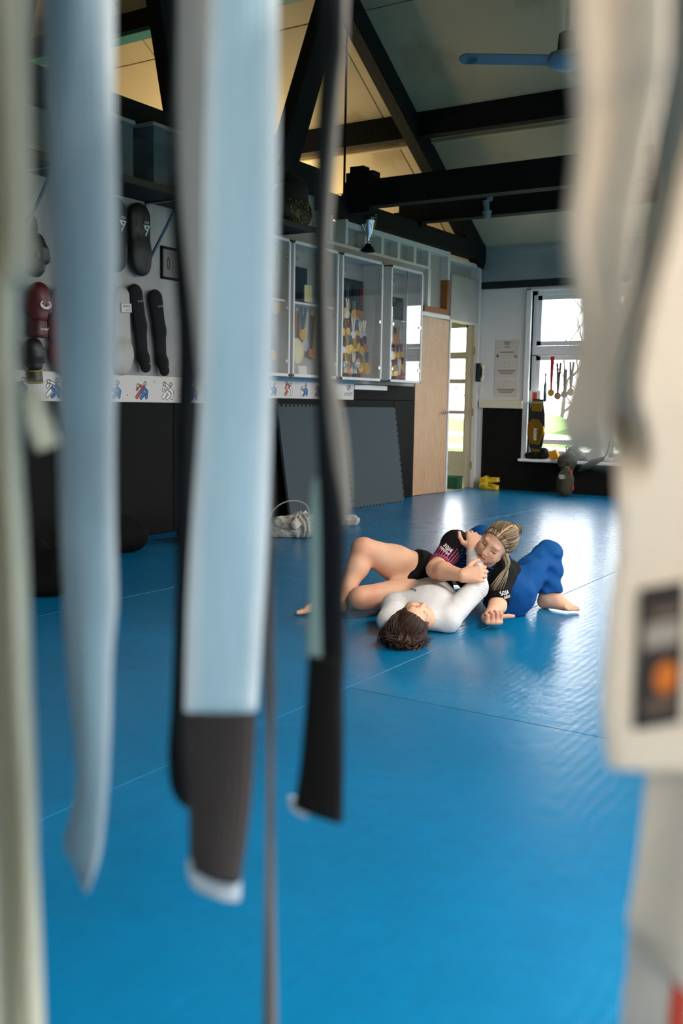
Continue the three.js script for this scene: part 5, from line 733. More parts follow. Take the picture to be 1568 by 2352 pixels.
  for (let i = 0; i < 26; i++) { const a = q() * 6.283, c = J.head.clone().add(ax3(-0.05 + Math.cos(a) * 0.06, -J.head.y + 0.02 + q() * 0.03, 0.125 + Math.sin(a) * 0.03)), pts = []; for (let k = 0; k <= 12; k++) { const b = a + k * 0.5; pts.push(c.clone().add(ax3(Math.cos(b) * 0.03, 0.01 * Math.sin(b * 2), Math.sin(b) * 0.02)).setY(Math.max(0.006, c.y + 0.012 * Math.sin(b * 1.7)))); } gs.push(painted(taper(pts, pts.map(() => 0.003), 5), new THREE.Color(...strandColor(hc, q)))); }
  const st = merge(gs); st.translate(-J.chest.x, 0, -J.chest.z); const sm = obj('loose_strands', st, hairM, hm); sm.userData.kind = 'stuff';
}

// ----- the blonde woman holding her down -----
{
  const J = PX('A'), up = V(0, 1, 0);
  const torso = [cap(J.pelvis, J.waist, 0.095, 0.1, 0.06), cap(J.waist, J.chest, 0.1, 0.122, 0.06), cap(J.chest, mid(J.chest, J.neck, 0.5), 0.12, 0.075, 0.06), cap(J.shR, J.chest, 0.062, 0.1, 0.07), cap(J.shL, J.chest, 0.06, 0.1, 0.07)];
  const armR = [cap(J.shR, J.elR, 0.06, 0.046, 0.03), cap(J.elR, mid(J.elR, J.wrR, 0.3), 0.045, 0.047, 0.02), cap(mid(J.elR, J.wrR, 0.3), J.wrR, 0.046, 0.03, 0.02)], armL = [cap(J.shL, J.elL, 0.06, 0.044, 0.03), cap(J.elL, J.wrL.clone().setY(0.045), 0.042, 0.028, 0.02)];
  const legL = [cap(J.hipL, mid(J.hipL, J.kneeL, 0.5), 0.084, 0.068, 0.04), cap(mid(J.hipL, J.kneeL, 0.5), J.kneeL, 0.068, 0.056, 0.02), cap(J.kneeL, mid(J.kneeL, J.ankL, 0.35), 0.058, 0.056, 0.03), cap(mid(J.kneeL, J.ankL, 0.35), J.ankL, 0.055, 0.036, 0.03)], ankR = J.ankR.clone().setY(0.06), legR = [cap(J.hipR, J.kneeR, 0.1, 0.062, 0.05), cap(J.kneeR, ankR, 0.057, 0.036, 0.03)];
  const heel = J.heelL.clone().setY(0.032), toe = J.toeL.clone().setY(0.016);
  const bodyP = [...torso, ...armR, ...armL, ...legL, ...legR, cap(J.neck, J.head, 0.052, 0.05, 0.04), cap(J.ankL, heel, 0.036, 0.034, 0.03), ...footPrims(heel, toe, up), ...footPrims(ankR.clone().setY(0.034), J.footR.clone().add(ax3(-0.1, 0, 0)).setY(0.016), up)];
  const body = net(floorClip(union(bodyP)), boundsOf(bodyP, 0.03), 0.0075, (x, y, z) => { const d = V(x, y, z).distanceTo(toe); return mix3(skinAt(x, y, z), skinRed, 0.3 * sstep(0.08, 0.02, d)); });
  const hf = frame(J.head, ax3(0.42, 0.76, 0.46), ax3(-0.64, -0.25, 0.72));
  const head = net(headSDF(), localBox(0.125), 0.003, headColor(browC)).applyMatrix4(hf.m);
  const hr = handPrims(J.wrR, ax3(0.9, 0.12, 0.05), ax3(-0.05, 0.3, 0.95), ax3(0, 1, -0.3), [[0.7, 1.0, 0.5], [0.75, 1.0, 0.5], [0.8, 1.0, 0.5], [0.85, 1.0, 0.5]], [[0.55, 0.75, -0.3], [0.75, 0.5, -0.5], [0.8, 0.2, -0.6]], 1.02), handR = net(handSDF(hr), boundsOf([...hr.palm, ...hr.fingers], 0.012), 0.003, (x, y, z) => mix3(skinAt(x, y, z), skinRed, 0.15));
  const wl = J.wrL.clone().setY(0.045), hl = handPrims(wl, ax3(0.22, -0.02, 0.97), ax3(0, -1, 0), ax3(1, 0, 0), [[1.45, 1.5, 0.7], [1.5, 1.5, 0.7], [1.5, 1.5, 0.7], [1.45, 1.5, 0.7]], [[0.6, 0.8, -0.3], [0.25, 1, -0.1], [0.0, 1, 0.05]], 1.02), handL = net(floorClip(handSDF(hl)), boundsOf([...hl.palm, ...hl.fingers], 0.012), 0.003, (x, y, z) => mix3(skinAt(x, y, z), skinRed, 0.25));
  const p = person('person with blonde tied hair in a black top and blue trousers, leaning over the other', [J.pelvis.x, 0, J.pelvis.z], [body, head, handR, handL]);
  // blue trousers
  const cuffA = J.ankL.clone(), blue = lin('#0c4a86');
  const trP = [{ ps: [cap(J.pelvis, J.waist, 0.095, 0.1), cap(J.hipL, J.pelvis, 0.084, 0.095, 0.05), cap(J.hipR, J.pelvis, 0.085, 0.095, 0.05)], grow: 0.016, clip: [cut(J.pelvis, J.chest, 0.3)] }, { ps: legL.slice(0, 2), grow: 0.017, k: 0.03 }, { ps: [cap(J.kneeL, mid(J.kneeL, J.ankL, 0.85).add(ax3(0.006, 0, 0)), 0.06, 0.066, 0.02)], grow: 0.012, clip: [cut(J.kneeL, J.ankL, 0.9)], k: 0.02 }, { ps: legR, grow: 0.02, clip: [cut(J.kneeR, ankR, 0.75)], k: 0.04 }];
  const kn = (x, y, z) => { const q = V(x, y, z), d = q.distanceTo(mid(J.kneeL, J.ankL, 0.45)); return 0.011 * fbm(x * 9, y * 9, z * 9, 3) + 0.007 * sstep(0.2, 0.05, d) * Math.sin((x * 0.7 + y * 1.1 - z * 0.4) * 62 + 2.5 * noise3(x * 9, y * 9, z * 9)) + 0.004 * Math.sin((x * 0.9 + y * 0.5 + z) * 46 + 4 * noise3(x * 7, y * 7, z * 7)); };
  const tr = net(clothSDF(trP, kn), clothBounds(trP), 0.007, (x, y, z) => { const k = 1 + 0.12 * fbm(x * 60, y * 60, z * 60, 2); return blue.map((c) => c * k); });
  p.dress('blue_trousers', tr, clothM());
  // black top with pink and blue stripes
  const black = lin('#121112'), pink = lin('#c75a86'), bl = lin('#155a9e');
  const tpP = [{ ps: torso, grow: 0.009, clip: [cut(J.pelvis, J.chest, 0.1)].map((c) => ({ p: c.p, n: c.n.clone().negate() })) }, { ps: armR.slice(0, 1), grow: 0.011, clip: [cut(J.shR, J.elR, 0.82)], k: 0.04 }, { ps: armL.slice(0, 1), grow: 0.012, clip: [cut(J.shL, J.elL, 0.9)], k: 0.04 }];
  const armAx = J.elR.clone().sub(J.shR), aL = armAx.length(); armAx.normalize(); const aU = V(0, 1, 0).sub(armAx.clone().multiplyScalar(armAx.y)).normalize(), aV = armAx.clone().cross(aU);
  const segD = (q, a, b) => { const d = b.clone().sub(a), t = clamp(q.clone().sub(a).dot(d) / d.lengthSq(), 0, 1); return q.distanceTo(a.clone().addScaledVector(d, t)); };
  const topColor = (x, y, z) => {
    const q = V(x, y, z), r = q.clone().sub(J.shR), t = r.dot(armAx) / aL, off = r.clone().addScaledVector(armAx, -r.dot(armAx));
    if (t > 0.36 && off.length() < 0.085) { const an = Math.atan2(off.dot(aV), off.dot(aU)), band = Math.sin(an * 24 + t * 2.2); if (t > 0.76) return Math.sin(an * 34) > -0.2 ? pink : black; if (band > 0.6 && t > 0.42 + 0.16 * noise3(an * 3, 1, 2)) return pink; }
    const d1 = segD(q, J.str1, J.str2), d2 = segD(q, J.str3, J.str4); if (Math.min(d1 - 0.012, d2) < 0.04 && Math.sin((y + 0.18 * (x - z) * 0.3) * 6.283 / 0.0175) > 0.35) return bl;
    return black;
  };
  const tp = net(clothSDF(tpP, (x, y, z) => 0.0045 * fbm(x * 14, y * 14, z * 14, 3)), clothBounds(tpP), 0.004, topColor);
  const topMesh = p.dress('black_top', tp, clothM());
  const at = (v) => V(v.x - J.pelvis.x, v.y, v.z - J.pelvis.z);
  const logo = (g, W, H) => { g.fillStyle = '#e6e3de'; g.textAlign = 'center'; g.font = `bold ${H * 0.52}px sans-serif`; g.fillText('SOJA', W / 2, H * 0.46); g.font = `bold ${H * 0.34}px sans-serif`; g.fillText('RABUTHS', W / 2, H * 0.86); };
  printOn(topMesh, at(mid(J.shR, J.elR, 0.32).addScaledVector(ax3(-0.3, 0.35, 0.88), 0.06)), ax3(-0.3, 0.35, 0.88), ax3(0.55, 0.75, 0.2), 0.085, 0.05, logo, p.g, 'sleeve_logo');
  printOn(topMesh, at(mid(J.shL, J.elL, 0.62).addScaledVector(ax3(0.35, 0.1, 0.93), 0.06)), ax3(0.4, 0.1, 0.9), ax3(-0.12, 1, 0), 0.09, 0.05, logo, p.g, 'sleeve_logo');
  printOn(topMesh, at(J.str2.clone().add(ax3(0.0, -0.02, 0.03))), ax3(0, 0.2, 1), ax3(0.5, 0.8, 0), 0.07, 0.045, logo, p.g, 'chest_logo');
  // hair: centre parting drawn back to a bun
  const hc = [lin('#33241a'), lin('#5a4530'), lin('#7d6548'), lin('#b59d78'), lin('#3f2e20')], rad = V(0.081, 0.096, 0.101), cen = V(0, 0.026, -0.014);
  const capS = (x, y, z) => { const a = (x - cen.x) / rad.x, b = (y - cen.y) / rad.y, c = (z - cen.z) / rad.z, k = Math.hypot(a, b, c), an = Math.atan2(x, y - 0.0); return Math.max((k - 1) * 0.088 + 0.0022 * Math.sin(an * 44 + 5 * noise3(x * 22, y * 22, z * 22)) + 0.006 * sstep(0.006, 0.0, Math.abs(x)) * sstep(-0.06, 0.0, z), z * 0.76 - y * 0.65 - 0.006); };
  const hairM = phy(C('#ffffff'), 0.45, { vertexColors: true, specularIntensity: 0.6 });
  const hairCap = net(capS, localBox(0.14), 0.0035, (x, y, z) => (Math.abs(x) < 0.0028 && z > -0.05 && y > 0.05 ? skinTone : strandColor(hc, () => 0.5 + 0.49 * noise3(Math.atan2(x, y) * 15, z * 5, 7)))).applyMatrix4(hf.m);
  const hm = p.dress('hair', hairCap, hairM); const q = RNG(41), gs = [], E = V(0, 0.035, -0.128);
  const nrm = (v) => V((v.x - cen.x) / rad.x, (v.y - cen.y) / rad.y, (v.z - cen.z) / rad.z);
  for (let i = 0; i < 300; i++) {
    const s = i % 2 ? 1 : -1, u = q(); let A;
    if (u < 0.5) { const t = u / 0.5; A = V(s * 0.0045, lerp(0.1, 0.122, Math.sin(t * 2)), lerp(0.064, -0.07, t)); } else { const t = (u - 0.5) / 0.5; A = V(s * lerp(0.006, 0.082, Math.sin(t * 1.57)), lerp(0.1, -0.005, t * t), lerp(0.064, 0.012, t)); }
    const a = nrm(A).normalize(), b = nrm(E).normalize(), om = Math.acos(clamp(a.dot(b), -1, 1)), bulge = 1.012 + q() * 0.035, pts = [];
    const sag = V(s * 0.5, 0.05, 0.25).multiplyScalar(0.55 + q() * 0.2);
    for (let k = 0; k <= 14; k++) { const t = k / 14, w0 = Math.sin((1 - t) * om) / Math.sin(om), w1 = Math.sin(t * om) / Math.sin(om), v = a.clone().multiplyScalar(w0).addScaledVector(b, w1).addScaledVector(sag, Math.sin(t * Math.PI) * (1 - t) * 1.1).normalize().multiplyScalar(lerp(bulge, 1.02, t * t)); pts.push(hf.P(v.x * rad.x + cen.x, v.y * rad.y + cen.y, v.z * rad.z + cen.z)); }
    const r = 0.0012 + q() * 0.0018; gs.push(painted(taper(pts, pts.map((_, k) => r * Math.min(1, 0.45 + k / 6)), 5), new THREE.Color(...strandColor(hc, q))));
  }
  for (let i = 0; i < 26; i++) { const tilt = q() * 0.9 - 0.45, R0 = 0.016 + q() * 0.016, ph = q() * 6.283, pts = []; for (let k = 0; k <= 18; k++) { const b = ph + k * 0.38; pts.push(hf.P(E.x + Math.cos(b) * R0, E.y + 0.018 + Math.sin(b) * R0 * 1.15, E.z - 0.008 - 0.018 * Math.sin(b * 0.5 + tilt * 3) + tilt * 0.02)); } gs.push(painted(taper(pts, pts.map(() => 0.0042), 6), new THREE.Color(...strandColor(hc, q)))); }
  for (let i = 0; i < 22; i++) { // loose lock beside the cheek
    const A = hf.P(0.074 + q() * 0.006, 0.02 - q() * 0.03, 0.015 + q() * 0.02), w = q() - 0.5, pts = []; const end = J.head.clone().add(ax3(0.0 + w * 0.07, -0.2 - q() * 0.035, 0.06)); const cv = new THREE.CatmullRomCurve3([A, A.clone().add(ax3(0.012 + w * 0.01, -0.05, 0.02)), mid(A, end, 0.6).add(ax3(0.014, 0, 0.02)), end]); for (let k = 0; k <= 12; k++) pts.push(cv.getPoint(k / 12));
    gs.push(painted(taper(pts, pts.map((_, k) => 0.0018 * (k > 9 ? (13 - k) / 4 : 1)), 4), new THREE.Color(...strandColor([lin('#8a7458'), lin('#c9b898'), lin('#a08c70')], q))));
  }
  const st = merge(gs); st.translate(-J.pelvis.x, 0, -J.pelvis.z); const sm = obj('loose_strands', st, hairM, hm); sm.userData.kind = 'stuff';
}

// ---------- belts and jackets hung close by: rows of centre x, y, z, half width, slant, in metres ----------
const ROWS = {
  beltA: [[-0.4175,1.5168,-0.386,0.0192,0.0],[-0.4167,1.3728,-0.3865,0.0197,0.0],[-0.4164,1.3082,-0.3866,0.0195,0.0],[-0.4155,1.253,-0.3872,0.0191,0.0],[-0.4146,1.1966,-0.3878,0.0188,0.0],[-0.4148,1.1271,-0.3877,0.0172,0.0],[-0.4153,1.0796,-0.3874,0.0162,0.0],[-0.4151,1.0313,-0.3875,0.0159,0.0],[-0.414,0.987,-0.3882,0.0154,0.0],[-0.4145,0.957,-0.3879,0.0135,0.0],[-0.4138,0.919,-0.3883,0.0114,0.0],[-0.4139,0.8857,-0.3883,0.0097,0.0],[-0.4165,0.8596,-0.3866,0.0105,0.0],[-0.4194,0.8426,-0.3848,0.0118,0.0],[-0.4186,0.8321,-0.3852,0.0083,0.0],[-0.4181,0.8175,-0.3855,0.0025,0.0]],
  beltB: [[-0.3475,1.5258,-0.4425,0.0167,0.0],[-0.3484,1.3791,-0.4419,0.0175,0.0],[-0.3491,1.3134,-0.4415,0.0184,0.0],[-0.35,1.2458,-0.441,0.0201,0.0],[-0.3506,1.1764,-0.4405,0.0204,0.0],[-0.3521,1.1049,-0.4396,0.0203,0.0],[-0.3547,1.0314,-0.4379,0.0216,0.0],[-0.3566,0.9812,-0.4367,0.0218,0.0],[-0.3586,0.9217,-0.4354,0.0209,0.0]],
  beltBbar: [[-0.3585,0.9222,-0.4355,0.0203,0.0],[-0.3584,0.904,-0.4356,0.0197,0.0],[-0.3586,0.8778,-0.4354,0.0187,0.0],[-0.3595,0.8513,-0.4349,0.0174,0.0],[-0.3614,0.8223,-0.4337,0.0151,-0.0054]],
  beltBtip: [[-0.3617,0.8272,-0.4334,0.0158,-0.0056],[-0.3615,0.8164,-0.4336,0.0155,-0.0056],[-0.3609,0.8105,-0.434,0.0141,-0.0054]],
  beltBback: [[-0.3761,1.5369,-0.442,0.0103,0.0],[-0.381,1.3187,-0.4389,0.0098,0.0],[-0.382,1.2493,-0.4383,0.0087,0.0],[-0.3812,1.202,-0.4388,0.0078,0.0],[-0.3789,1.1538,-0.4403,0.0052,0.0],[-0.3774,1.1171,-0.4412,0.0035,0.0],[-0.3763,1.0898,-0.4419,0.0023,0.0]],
  beltC: [[-0.4103,1.5633,-0.4618,0.0049,0.0],[-0.4139,1.3318,-0.4595,0.003,0.0],[-0.4155,1.2582,-0.4584,0.0023,0.0],[-0.414,1.2207,-0.4594,0.0036,0.0],[-0.4117,1.1954,-0.4609,0.0055,0.0],[-0.4095,1.1621,-0.4623,0.006,0.0],[-0.4079,1.1311,-0.4633,0.0063,0.0],[-0.4095,1.0784,-0.4622,0.0056,0.0],[-0.4102,0.9976,-0.4618,0.0049,0.0],[-0.4124,0.9143,-0.4604,0.0052,0.0],[-0.4136,0.8803,-0.4597,0.0061,0.0],[-0.412,0.8575,-0.4607,0.0069,0.0],[-0.4097,0.8446,-0.4622,0.0058,-0.004]],
  beltD: [[-0.3326,1.5569,-0.4995,0.0066,0.0],[-0.3318,1.3294,-0.5,0.0066,0.0],[-0.3324,1.2935,-0.4996,0.0059,0.0],[-0.3346,1.257,-0.4982,0.0046,0.0],[-0.3364,1.2076,-0.4971,0.0033,0.0],[-0.3361,1.1573,-0.4973,0.0032,0.0],[-0.3347,1.1061,-0.4981,0.0034,0.0],[-0.3318,1.0671,-0.5,0.0047,0.0],[-0.3277,1.0275,-0.5027,0.0073,0.0],[-0.3268,0.9873,-0.5032,0.0075,0.0],[-0.326,0.941,-0.5037,0.0072,0.0]],
  beltDback: [[-0.3366,1.5661,-0.5112,0.0073,0.0],[-0.336,1.334,-0.5116,0.0069,0.0],[-0.3373,1.285,-0.5108,0.0051,0.0],[-0.3388,1.2351,-0.5098,0.0042,0.0],[-0.34,1.1843,-0.509,0.0028,0.0],[-0.3386,1.1325,-0.5099,0.0029,0.0],[-0.3358,1.1063,-0.5117,0.0048,0.0],[-0.3326,1.0799,-0.5138,0.0061,0.0],[-0.3305,1.0532,-0.5151,0.006,0.0],[-0.3291,1.0343,-0.516,0.0047,0.0],[-0.3277,1.0248,-0.5169,0.0024,0.0]],
  beltDleft: [[-0.3417,1.0529,-0.5079,0.003,0.0],[-0.3425,1.0313,-0.5074,0.0042,0.0],[-0.3421,0.9986,-0.5077,0.0042,0.0],[-0.3422,0.9572,-0.5076,0.0049,0.0],[-0.3422,0.9377,-0.5076,0.0052,0.0]],
  beltDbar: [[-0.3296,0.9437,-0.5014,0.0113,0.0],[-0.3301,0.9189,-0.5011,0.0117,0.0],[-0.3309,0.8771,-0.5006,0.0136,0.0],[-0.3321,0.8545,-0.4998,0.0151,0.0],[-0.3327,0.8437,-0.4994,0.0158,-0.0055]],
  beltDtip: [[-0.3454,0.8499,-0.4973,0.0066,-0.0026],[-0.3456,0.8442,-0.4971,0.0065,-0.0026],[-0.3457,0.8414,-0.4971,0.005,-0.0026]],
  cord: [[-0.3687,1.5563,-0.4764,0.0031,0.0],[-0.3664,1.3288,-0.4779,0.0027,0.0],[-0.3636,1.1821,-0.4797,0.0026,0.0],[-0.3613,1.0796,-0.4812,0.0029,0.0],[-0.3601,1.0001,-0.4819,0.0032,0.0],[-0.3595,0.9459,-0.4823,0.0035,0.0],[-0.3587,0.9183,-0.4828,0.0036,0.0],[-0.3582,0.8905,-0.4832,0.0024,0.0],[-0.3579,0.8341,-0.4834,0.0026,0.0],[-0.3576,0.7765,-0.4836,0.0033,0.0],[-0.357,0.7023,-0.4839,0.0048,0.0],[-0.356,0.5655,-0.4845,0.0057,0.0],[-0.3549,0.405,-0.4853,0.0065,0.0]],
  giL: [[-0.3556,1.4922,-0.2712,0.0246,0.0],[-0.3592,1.3075,-0.2689,0.0264,0.0],[-0.3602,1.2582,-0.2683,0.027,0.0],[-0.3603,1.2246,-0.2682,0.0279,0.0],[-0.3606,1.1903,-0.268,0.0287,0.0],[-0.3615,1.1624,-0.2674,0.0286,0.0],[-0.3628,1.1483,-0.2667,0.0276,0.0],[-0.3638,1.1269,-0.266,0.027,0.0],[-0.3641,1.1017,-0.2658,0.0276,0.0],[-0.3643,1.0651,-0.2657,0.0286,0.0],[-0.3641,1.0466,-0.2658,0.0294,0.0],[-0.3642,1.0089,-0.2658,0.0306,0.0],[-0.3644,0.9705,-0.2656,0.0316,0.0],[-0.3644,0.9314,-0.2656,0.0329,0.0],[-0.3647,0.8914,-0.2654,0.0339,0.0],[-0.3655,0.8191,-0.2649,0.0353,0.0],[-0.3666,0.7451,-0.2642,0.0365,0.0]],
  giLsleeve: [[-0.3176,1.4739,-0.2718,0.0031,0.0],[-0.3198,1.2981,-0.2704,0.003,0.0],[-0.3204,1.2511,-0.27,0.0025,0.0],[-0.3208,1.2351,-0.2697,0.002,0.0],[-0.3209,1.2028,-0.2697,0.0022,0.0],[-0.3215,1.1699,-0.2693,0.0031,0.0],[-0.3224,1.1532,-0.2687,0.0038,0.0],[-0.3238,1.1439,-0.2678,0.0033,0.0]],
  giR1: [[-0.1114,1.4159,-0.3263,0.0189,0.0],[-0.1113,1.307,-0.3264,0.0173,0.0],[-0.1094,1.2295,-0.3276,0.0171,0.0],[-0.1081,1.2027,-0.3284,0.0162,0.0],[-0.11,1.1905,-0.3332,0.0147,0.0],[-0.1125,1.1744,-0.3352,0.0129,0.0],[-0.1144,1.1544,-0.3339,0.0116,0.0],[-0.1139,1.1341,-0.3319,0.007,0.0],[-0.1129,1.1192,-0.3254,0.0045,0.0],[-0.1142,1.1077,-0.3245,0.0048,0.0],[-0.1153,1.0961,-0.3239,0.006,0.0],[-0.1148,1.0889,-0.3242,0.0048,0.0],[-0.114,1.0838,-0.3247,0.0023,0.0]],
  giR2: [[-0.0792,1.4544,-0.3944,0.0401,0.0],[-0.0702,1.246,-0.4001,0.0382,0.0],[-0.0695,1.216,-0.4005,0.0397,0.0],[-0.0714,1.1854,-0.3993,0.0443,0.0],[-0.0729,1.1605,-0.3984,0.048,0.0],[-0.0754,1.1353,-0.3968,0.0512,0.0],[-0.0762,1.1064,-0.3963,0.0545,0.0],[-0.0742,1.0935,-0.3976,0.053,0.0],[-0.0724,1.0821,-0.3987,0.0517,0.0],[-0.0702,1.049,-0.4001,0.0517,0.0],[-0.0709,1.0238,-0.3997,0.0528,0.0],[-0.0708,0.9896,-0.3997,0.0536,0.0],[-0.0698,0.974,-0.4004,0.0535,0.0],[-0.0693,0.9652,-0.4007,0.052,0.0049]],
  patch: [[-0.0957,1.0344,-0.3717,0.0084,0.0018],[-0.0954,1.0171,-0.372,0.0086,0.0018],[-0.0951,0.9987,-0.3721,0.009,0.0018],[-0.0948,0.9811,-0.3723,0.0092,0.0018]],
  giR3: [[-0.0703,1.0168,-0.4416,0.0437,0.0],[-0.0701,0.9699,-0.4417,0.0451,0.0],[-0.0701,0.9412,-0.4417,0.0454,0.0],[-0.0705,0.9023,-0.4414,0.0469,0.0],[-0.0716,0.8765,-0.4408,0.0481,0.0],[-0.0745,0.8362,-0.4389,0.0431,-0.0341]],
  giR4: [[-0.0775,0.8983,-0.4726,0.0477,0.0],[-0.0773,0.8559,-0.4727,0.0505,0.0],[-0.0771,0.8344,-0.4728,0.0508,0.0],[-0.0775,0.8122,-0.4726,0.0518,0.0],[-0.0763,0.712,-0.4733,0.0534,0.0]],
  redstripe: [[-0.0963,0.8948,-0.4422,0.0043,0.0],[-0.0955,0.8485,-0.4427,0.0043,0.0],[-0.0964,0.8219,-0.4421,0.0045,0.0],[-0.0975,0.7251,-0.4414,0.0051,0.0]]
};
const TIE = [V(-0.3558, 1.1033, -0.2949), V(-0.3533, 1.0976, -0.2964), V(-0.3508, 1.0910, -0.2980), V(-0.3461, 1.0781, -0.3010)];
{
  const catmull = (rows, t) => { const n = rows.length - 1, x = t * n, i = Math.min(Math.floor(x), n - 1), f = x - i, r = (k) => rows[clamp(k, 0, n)], out = []; for (let c = 0; c < 5; c++) { const p0 = r(i - 1)[c], p1 = r(i)[c], p2 = r(i + 1)[c], p3 = r(i + 2)[c], m1 = c < 3 ? (p2 - p0) / 2 : (p2 - p0) / 2, m2 = (p3 - p1) / 2; out.push((2 * f ** 3 - 3 * f * f + 1) * p1 + (f ** 3 - 2 * f * f + f) * m1 + (-2 * f ** 3 + 3 * f * f) * p2 + (f ** 3 - f * f) * m2); } return out; };
  function panel(rows, { thick = 0.004, bulge = 0, fold = null, nu = 14, per = 6, lat = 0 }) {
    const nv = (rows.length - 1) * per, pos = [], uv = [], idx = []; let len = 0, last = null;
    const ring = 2 * nu;
    for (let j = 0; j <= nv; j++) {
      const [cx, cy, cz, hw, sl] = catmull(rows, j / nv), c = V(cx, cy, cz); if (last) len += c.distanceTo(last); last = c;
      for (let k = 0; k < ring; k++) {
        const front = k < nu, i = front ? k : ring - 1 - k, u = -1 + 2 * i / (nu - 1), th = thick * Math.sqrt(Math.max(0, 1 - u ** 8)) * (front ? 0.5 : -0.5), dep = bulge * (1 - u * u) + (fold ? fold(u, len, cy) : 0);
        const p = c.clone().addScaledVector(camR, hw * u - lat * Math.min(0, dep)).addScaledVector(camT, dep + th); p.y += sl * u; pos.push(p.x, p.y, p.z); uv.push((u + 1) / 2, len);
      }
    }
    for (let j = 0; j < nv; j++) for (let k = 0; k < ring; k++) { const a = j * ring + k, b = j * ring + (k + 1) % ring, d = a + ring, e = b + ring; idx.push(a, d, b, b, d, e); }
    for (const j of [0, nv]) { const o = j * ring; for (let k = 0; k < nu - 1; k++) { const a = o + k, b = o + k + 1, d = o + ring - 1 - k, e = o + ring - 2 - k; j ? idx.push(a, d, b, b, d, e) : idx.push(a, b, d, b, e, d); } }
    const g = new THREE.BufferGeometry(); g.setAttribute('position', new THREE.Float32BufferAttribute(pos, 3)); g.setAttribute('uv', new THREE.Float32BufferAttribute(uv, 2)); g.setIndex(idx); g.computeVertexNormals(); return g;
  }
  // woven belt: rows of stitching along its length, a slightly bluer core
  const stitch = dataTex(256, (u, v) => 0.5 + 0.4 * Math.cos(u * 6.283 * 9) + 0.1 * Math.sin(v * 6.283 * 64));
  const beltMat = (edge, core, rough = 0.85) => { const a = lin(edge), b = lin(core); const t = dataTex(128, (u, v) => { const k = sstep(0.5, 0.2, Math.abs(u - 0.5)) * (0.75 + 0.3 * tileN(u, v, 5, 3)); const c = new THREE.Color(...mix3(a, b, clamp(k, 0, 1))).convertLinearToSRGB(); const f = 1 + 0.06 * tileN(u, v, 24, 3); return [c.r * f, c.g * f, c.b * f]; }, true); t.repeat.set(1, 2); const s = stitch.clone(); s.repeat.set(1, 12); return std(C('#ffffff'), rough, { map: t, bumpMap: s, bumpScale: 0.0003 }); };
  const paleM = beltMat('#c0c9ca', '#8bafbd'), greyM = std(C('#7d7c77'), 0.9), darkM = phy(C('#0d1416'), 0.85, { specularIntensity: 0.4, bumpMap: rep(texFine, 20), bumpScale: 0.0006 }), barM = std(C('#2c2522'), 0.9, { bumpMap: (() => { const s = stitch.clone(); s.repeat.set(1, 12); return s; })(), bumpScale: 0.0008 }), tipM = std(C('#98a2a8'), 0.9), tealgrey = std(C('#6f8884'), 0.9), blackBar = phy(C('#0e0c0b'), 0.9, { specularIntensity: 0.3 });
  const hung = (name, label, cat, key) => { const r = ROWS[key][0]; return thing(name, label, cat, [r[0], r[1], r[2]]); };
  const put = (g, name, geo, mat) => { geo.translate(-g.position.x, -g.position.y, -g.position.z); return obj(name, geo, mat, g); };
  const wob = (k, a) => (u, l) => a * noise3(l * 7 + k, u * 0.8, k);

  const a = hung('belt', 'pale blue belt hanging with a pointed free end', 'belt', 'beltA'); put(a, 'strap', panel(ROWS.beltA, { thick: 0.006, bulge: 0.003, fold: wob(1, 0.006) }), paleM);
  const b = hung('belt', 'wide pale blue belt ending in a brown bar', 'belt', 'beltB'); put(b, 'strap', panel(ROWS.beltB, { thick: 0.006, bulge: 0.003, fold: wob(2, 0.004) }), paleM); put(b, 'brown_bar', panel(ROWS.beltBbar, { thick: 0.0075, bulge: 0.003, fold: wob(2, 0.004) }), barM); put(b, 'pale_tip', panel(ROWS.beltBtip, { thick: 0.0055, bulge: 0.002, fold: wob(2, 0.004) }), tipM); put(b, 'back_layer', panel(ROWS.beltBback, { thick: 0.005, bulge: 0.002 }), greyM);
  const c = hung('belt', 'narrow black belt hanging edge-on behind the wide pale belt', 'belt', 'beltC'); put(c, 'strap', panel(ROWS.beltC, { thick: 0.005, bulge: 0.003 }), darkM);
  const d = hung('belt', 'dark twisted belt ending in a black bar with a pale corner', 'belt', 'beltD'); put(d, 'strap', panel(ROWS.beltD, { thick: 0.005, bulge: 0.002 }), darkM); put(d, 'back_layer', panel(ROWS.beltDback, { thick: 0.004, bulge: 0.002 }), std(C('#77736b'), 0.9)); put(d, 'side_layer', panel(ROWS.beltDleft, { thick: 0.004, bulge: 0.001 }), tealgrey); put(d, 'black_bar', panel(ROWS.beltDbar, { thick: 0.0075, bulge: 0.003 }), blackBar); put(d, 'pale_tip', panel(ROWS.beltDtip, { thick: 0.005 }), tipM);
  const e = hung('belt', 'very thin grey belt seen edge-on, reaching the bottom of the view', 'belt', 'cord'); put(e, 'strap', panel(ROWS.cord, { thick: 0.004, bulge: 0.001, fold: wob(5, 0.003) }), std(C('#5c5856'), 0.9));

  const weave = dataTex(256, (u, v) => 0.5 + 0.3 * Math.sin(u * 6.283 * 40) * Math.sin(v * 6.283 * 40) + 0.2 * tileN(u, v, 20, 2));
  const giMat = (col) => std(C(col), 0.95, { bumpMap: (() => { const t = weave.clone(); t.repeat.set(3, 12); return t; })(), bumpScale: 0.0006 });
  const jacketM = giMat('#e6d3ba'), creamM = giMat('#b4b29c');
  const gl = hung('gi_jacket', 'cream gi jacket hanging at the edge beside the pointed pale belt', 'jacket', 'giL');
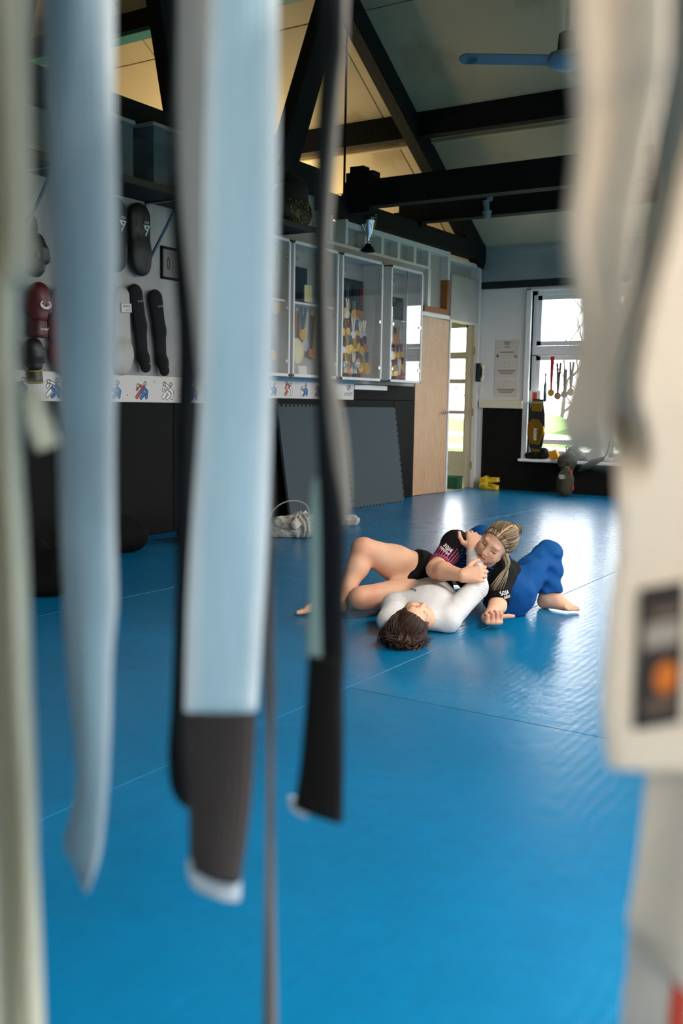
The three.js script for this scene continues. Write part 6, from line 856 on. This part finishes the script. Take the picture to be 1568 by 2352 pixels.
  put(gl, 'front_panel', panel(ROWS.giL, { thick: 0.012, bulge: 0.006, nu: 40, fold: (u, l) => 0.006 * Math.sin(u * 16 + 0.6 * Math.sin(l * 9)) + 0.004 * noise3(l * 6, u * 5, 1) - 0.02 * sstep(0.5, 0.62, u) * sstep(0.9, 0.7, u) * sstep(0.75, 0.55, l) }), creamM);
  put(gl, 'lapel', panel(ROWS.giLsleeve, { thick: 0.012, bulge: 0.006 }), creamM);
  put(gl, 'tie_cord', taper(TIE, [0.006, 0.0075, 0.0065, 0.0055], 10), creamM);

  const gr = hung('gi_jacket', 'warm white gi jacket with a dark and orange patch', 'jacket', 'giR2');
  put(gr, 'sleeve', panel(ROWS.giR1, { thick: 0.02, bulge: 0.02, nu: 30, fold: (u, l, y) => 0.01 * Math.sin(u * 5 + l * 3) + 0.006 * noise3(l * 10, u * 3, 4) }), jacketM);
  put(gr, 'body_panel', panel(ROWS.giR2, { thick: 0.012, bulge: 0.006, nu: 70, lat: 0.27, fold: (u, l, y) => 0.004 * noise3(l * 7, u * 5, 8) - 0.22 * sstep(-0.74, -0.9, u) * sstep(1.07, 1.12, y) }), jacketM);
  const patch = std(C('#ffffff'), 0.8, { map: canvasTex(128, 256, (g, W, H) => { g.fillStyle = '#28201b'; g.fillRect(0, 0, W, H); g.fillStyle = '#9a8c7c'; g.fillRect(W * 0.12, H * 0.56, W * 0.8, H * 0.18); g.fillStyle = '#6f5a48'; g.fillRect(W * 0.3, H * 0.78, W * 0.6, H * 0.06); g.fillStyle = '#c96a12'; g.beginPath(); g.ellipse(W * 0.62, H * 0.33, W * 0.24, H * 0.12, 0, 0, 7); g.fill(); g.fillStyle = '#5e4a3c'; g.fillRect(W * 0.2, H * 0.08, W * 0.6, H * 0.1); }) });
  { const t = patch.map; t.repeat.set(1, 1 / 0.052); t.offset.set(0, 0); patch.map = t; }
  put(gr, 'patch', panel(ROWS.patch, { thick: 0.003, nu: 10 }), patch);
  const g3 = hung('gi_trousers', 'off-white gi trousers hanging below the patched jacket', 'trousers', 'giR3'); put(g3, 'leg', panel(ROWS.giR3, { thick: 0.012, bulge: 0.006, nu: 30, fold: (u, l) => 0.008 * Math.sin(u * 9 + l * 4) }), giMat('#c6bba9'));
  const g4 = hung('striped_top', 'white top with a red stripe at the lower corner under the gi trousers', 'top', 'giR4'); put(g4, 'panel', panel(ROWS.giR4, { thick: 0.01, bulge: 0.006, nu: 30, fold: (u, l) => 0.006 * Math.sin(u * 8 + l * 5) }), giMat('#bdb7ac')); put(g4, 'red_stripe', panel(ROWS.redstripe, { thick: 0.003, nu: 6 }), std(C('#b5402c'), 0.9));
  // garment rail that carries them
  const top = 1.66, rail = thing('garment_rail', 'steel garment rail from which belts and jackets hang', 'rail', [0, 0, 0]), mid0 = V(0, 0, 0).addScaledVector(camT, -0.5), end = (s, y, dt = 0) => mid0.clone().addScaledVector(camR, s * 1.15).addScaledVector(camT, dt).setY(y);
  obj('top_bar', tube([end(-1, top), mid0.clone().setY(top), end(1, top)], 0.014, 12, 10), M.steel, rail);
  for (const s of [-1, 1]) { obj('upright', tube([end(s, 0.03), end(s, 0.9), end(s, top)], 0.014, 12, 10), M.steel, rail); obj('foot', tube([end(s, 0.016, -0.22), end(s, 0.016), end(s, 0.016, 0.22)], 0.014, 10, 10), M.steel, rail); }
}

renderer.render(scene, camera);
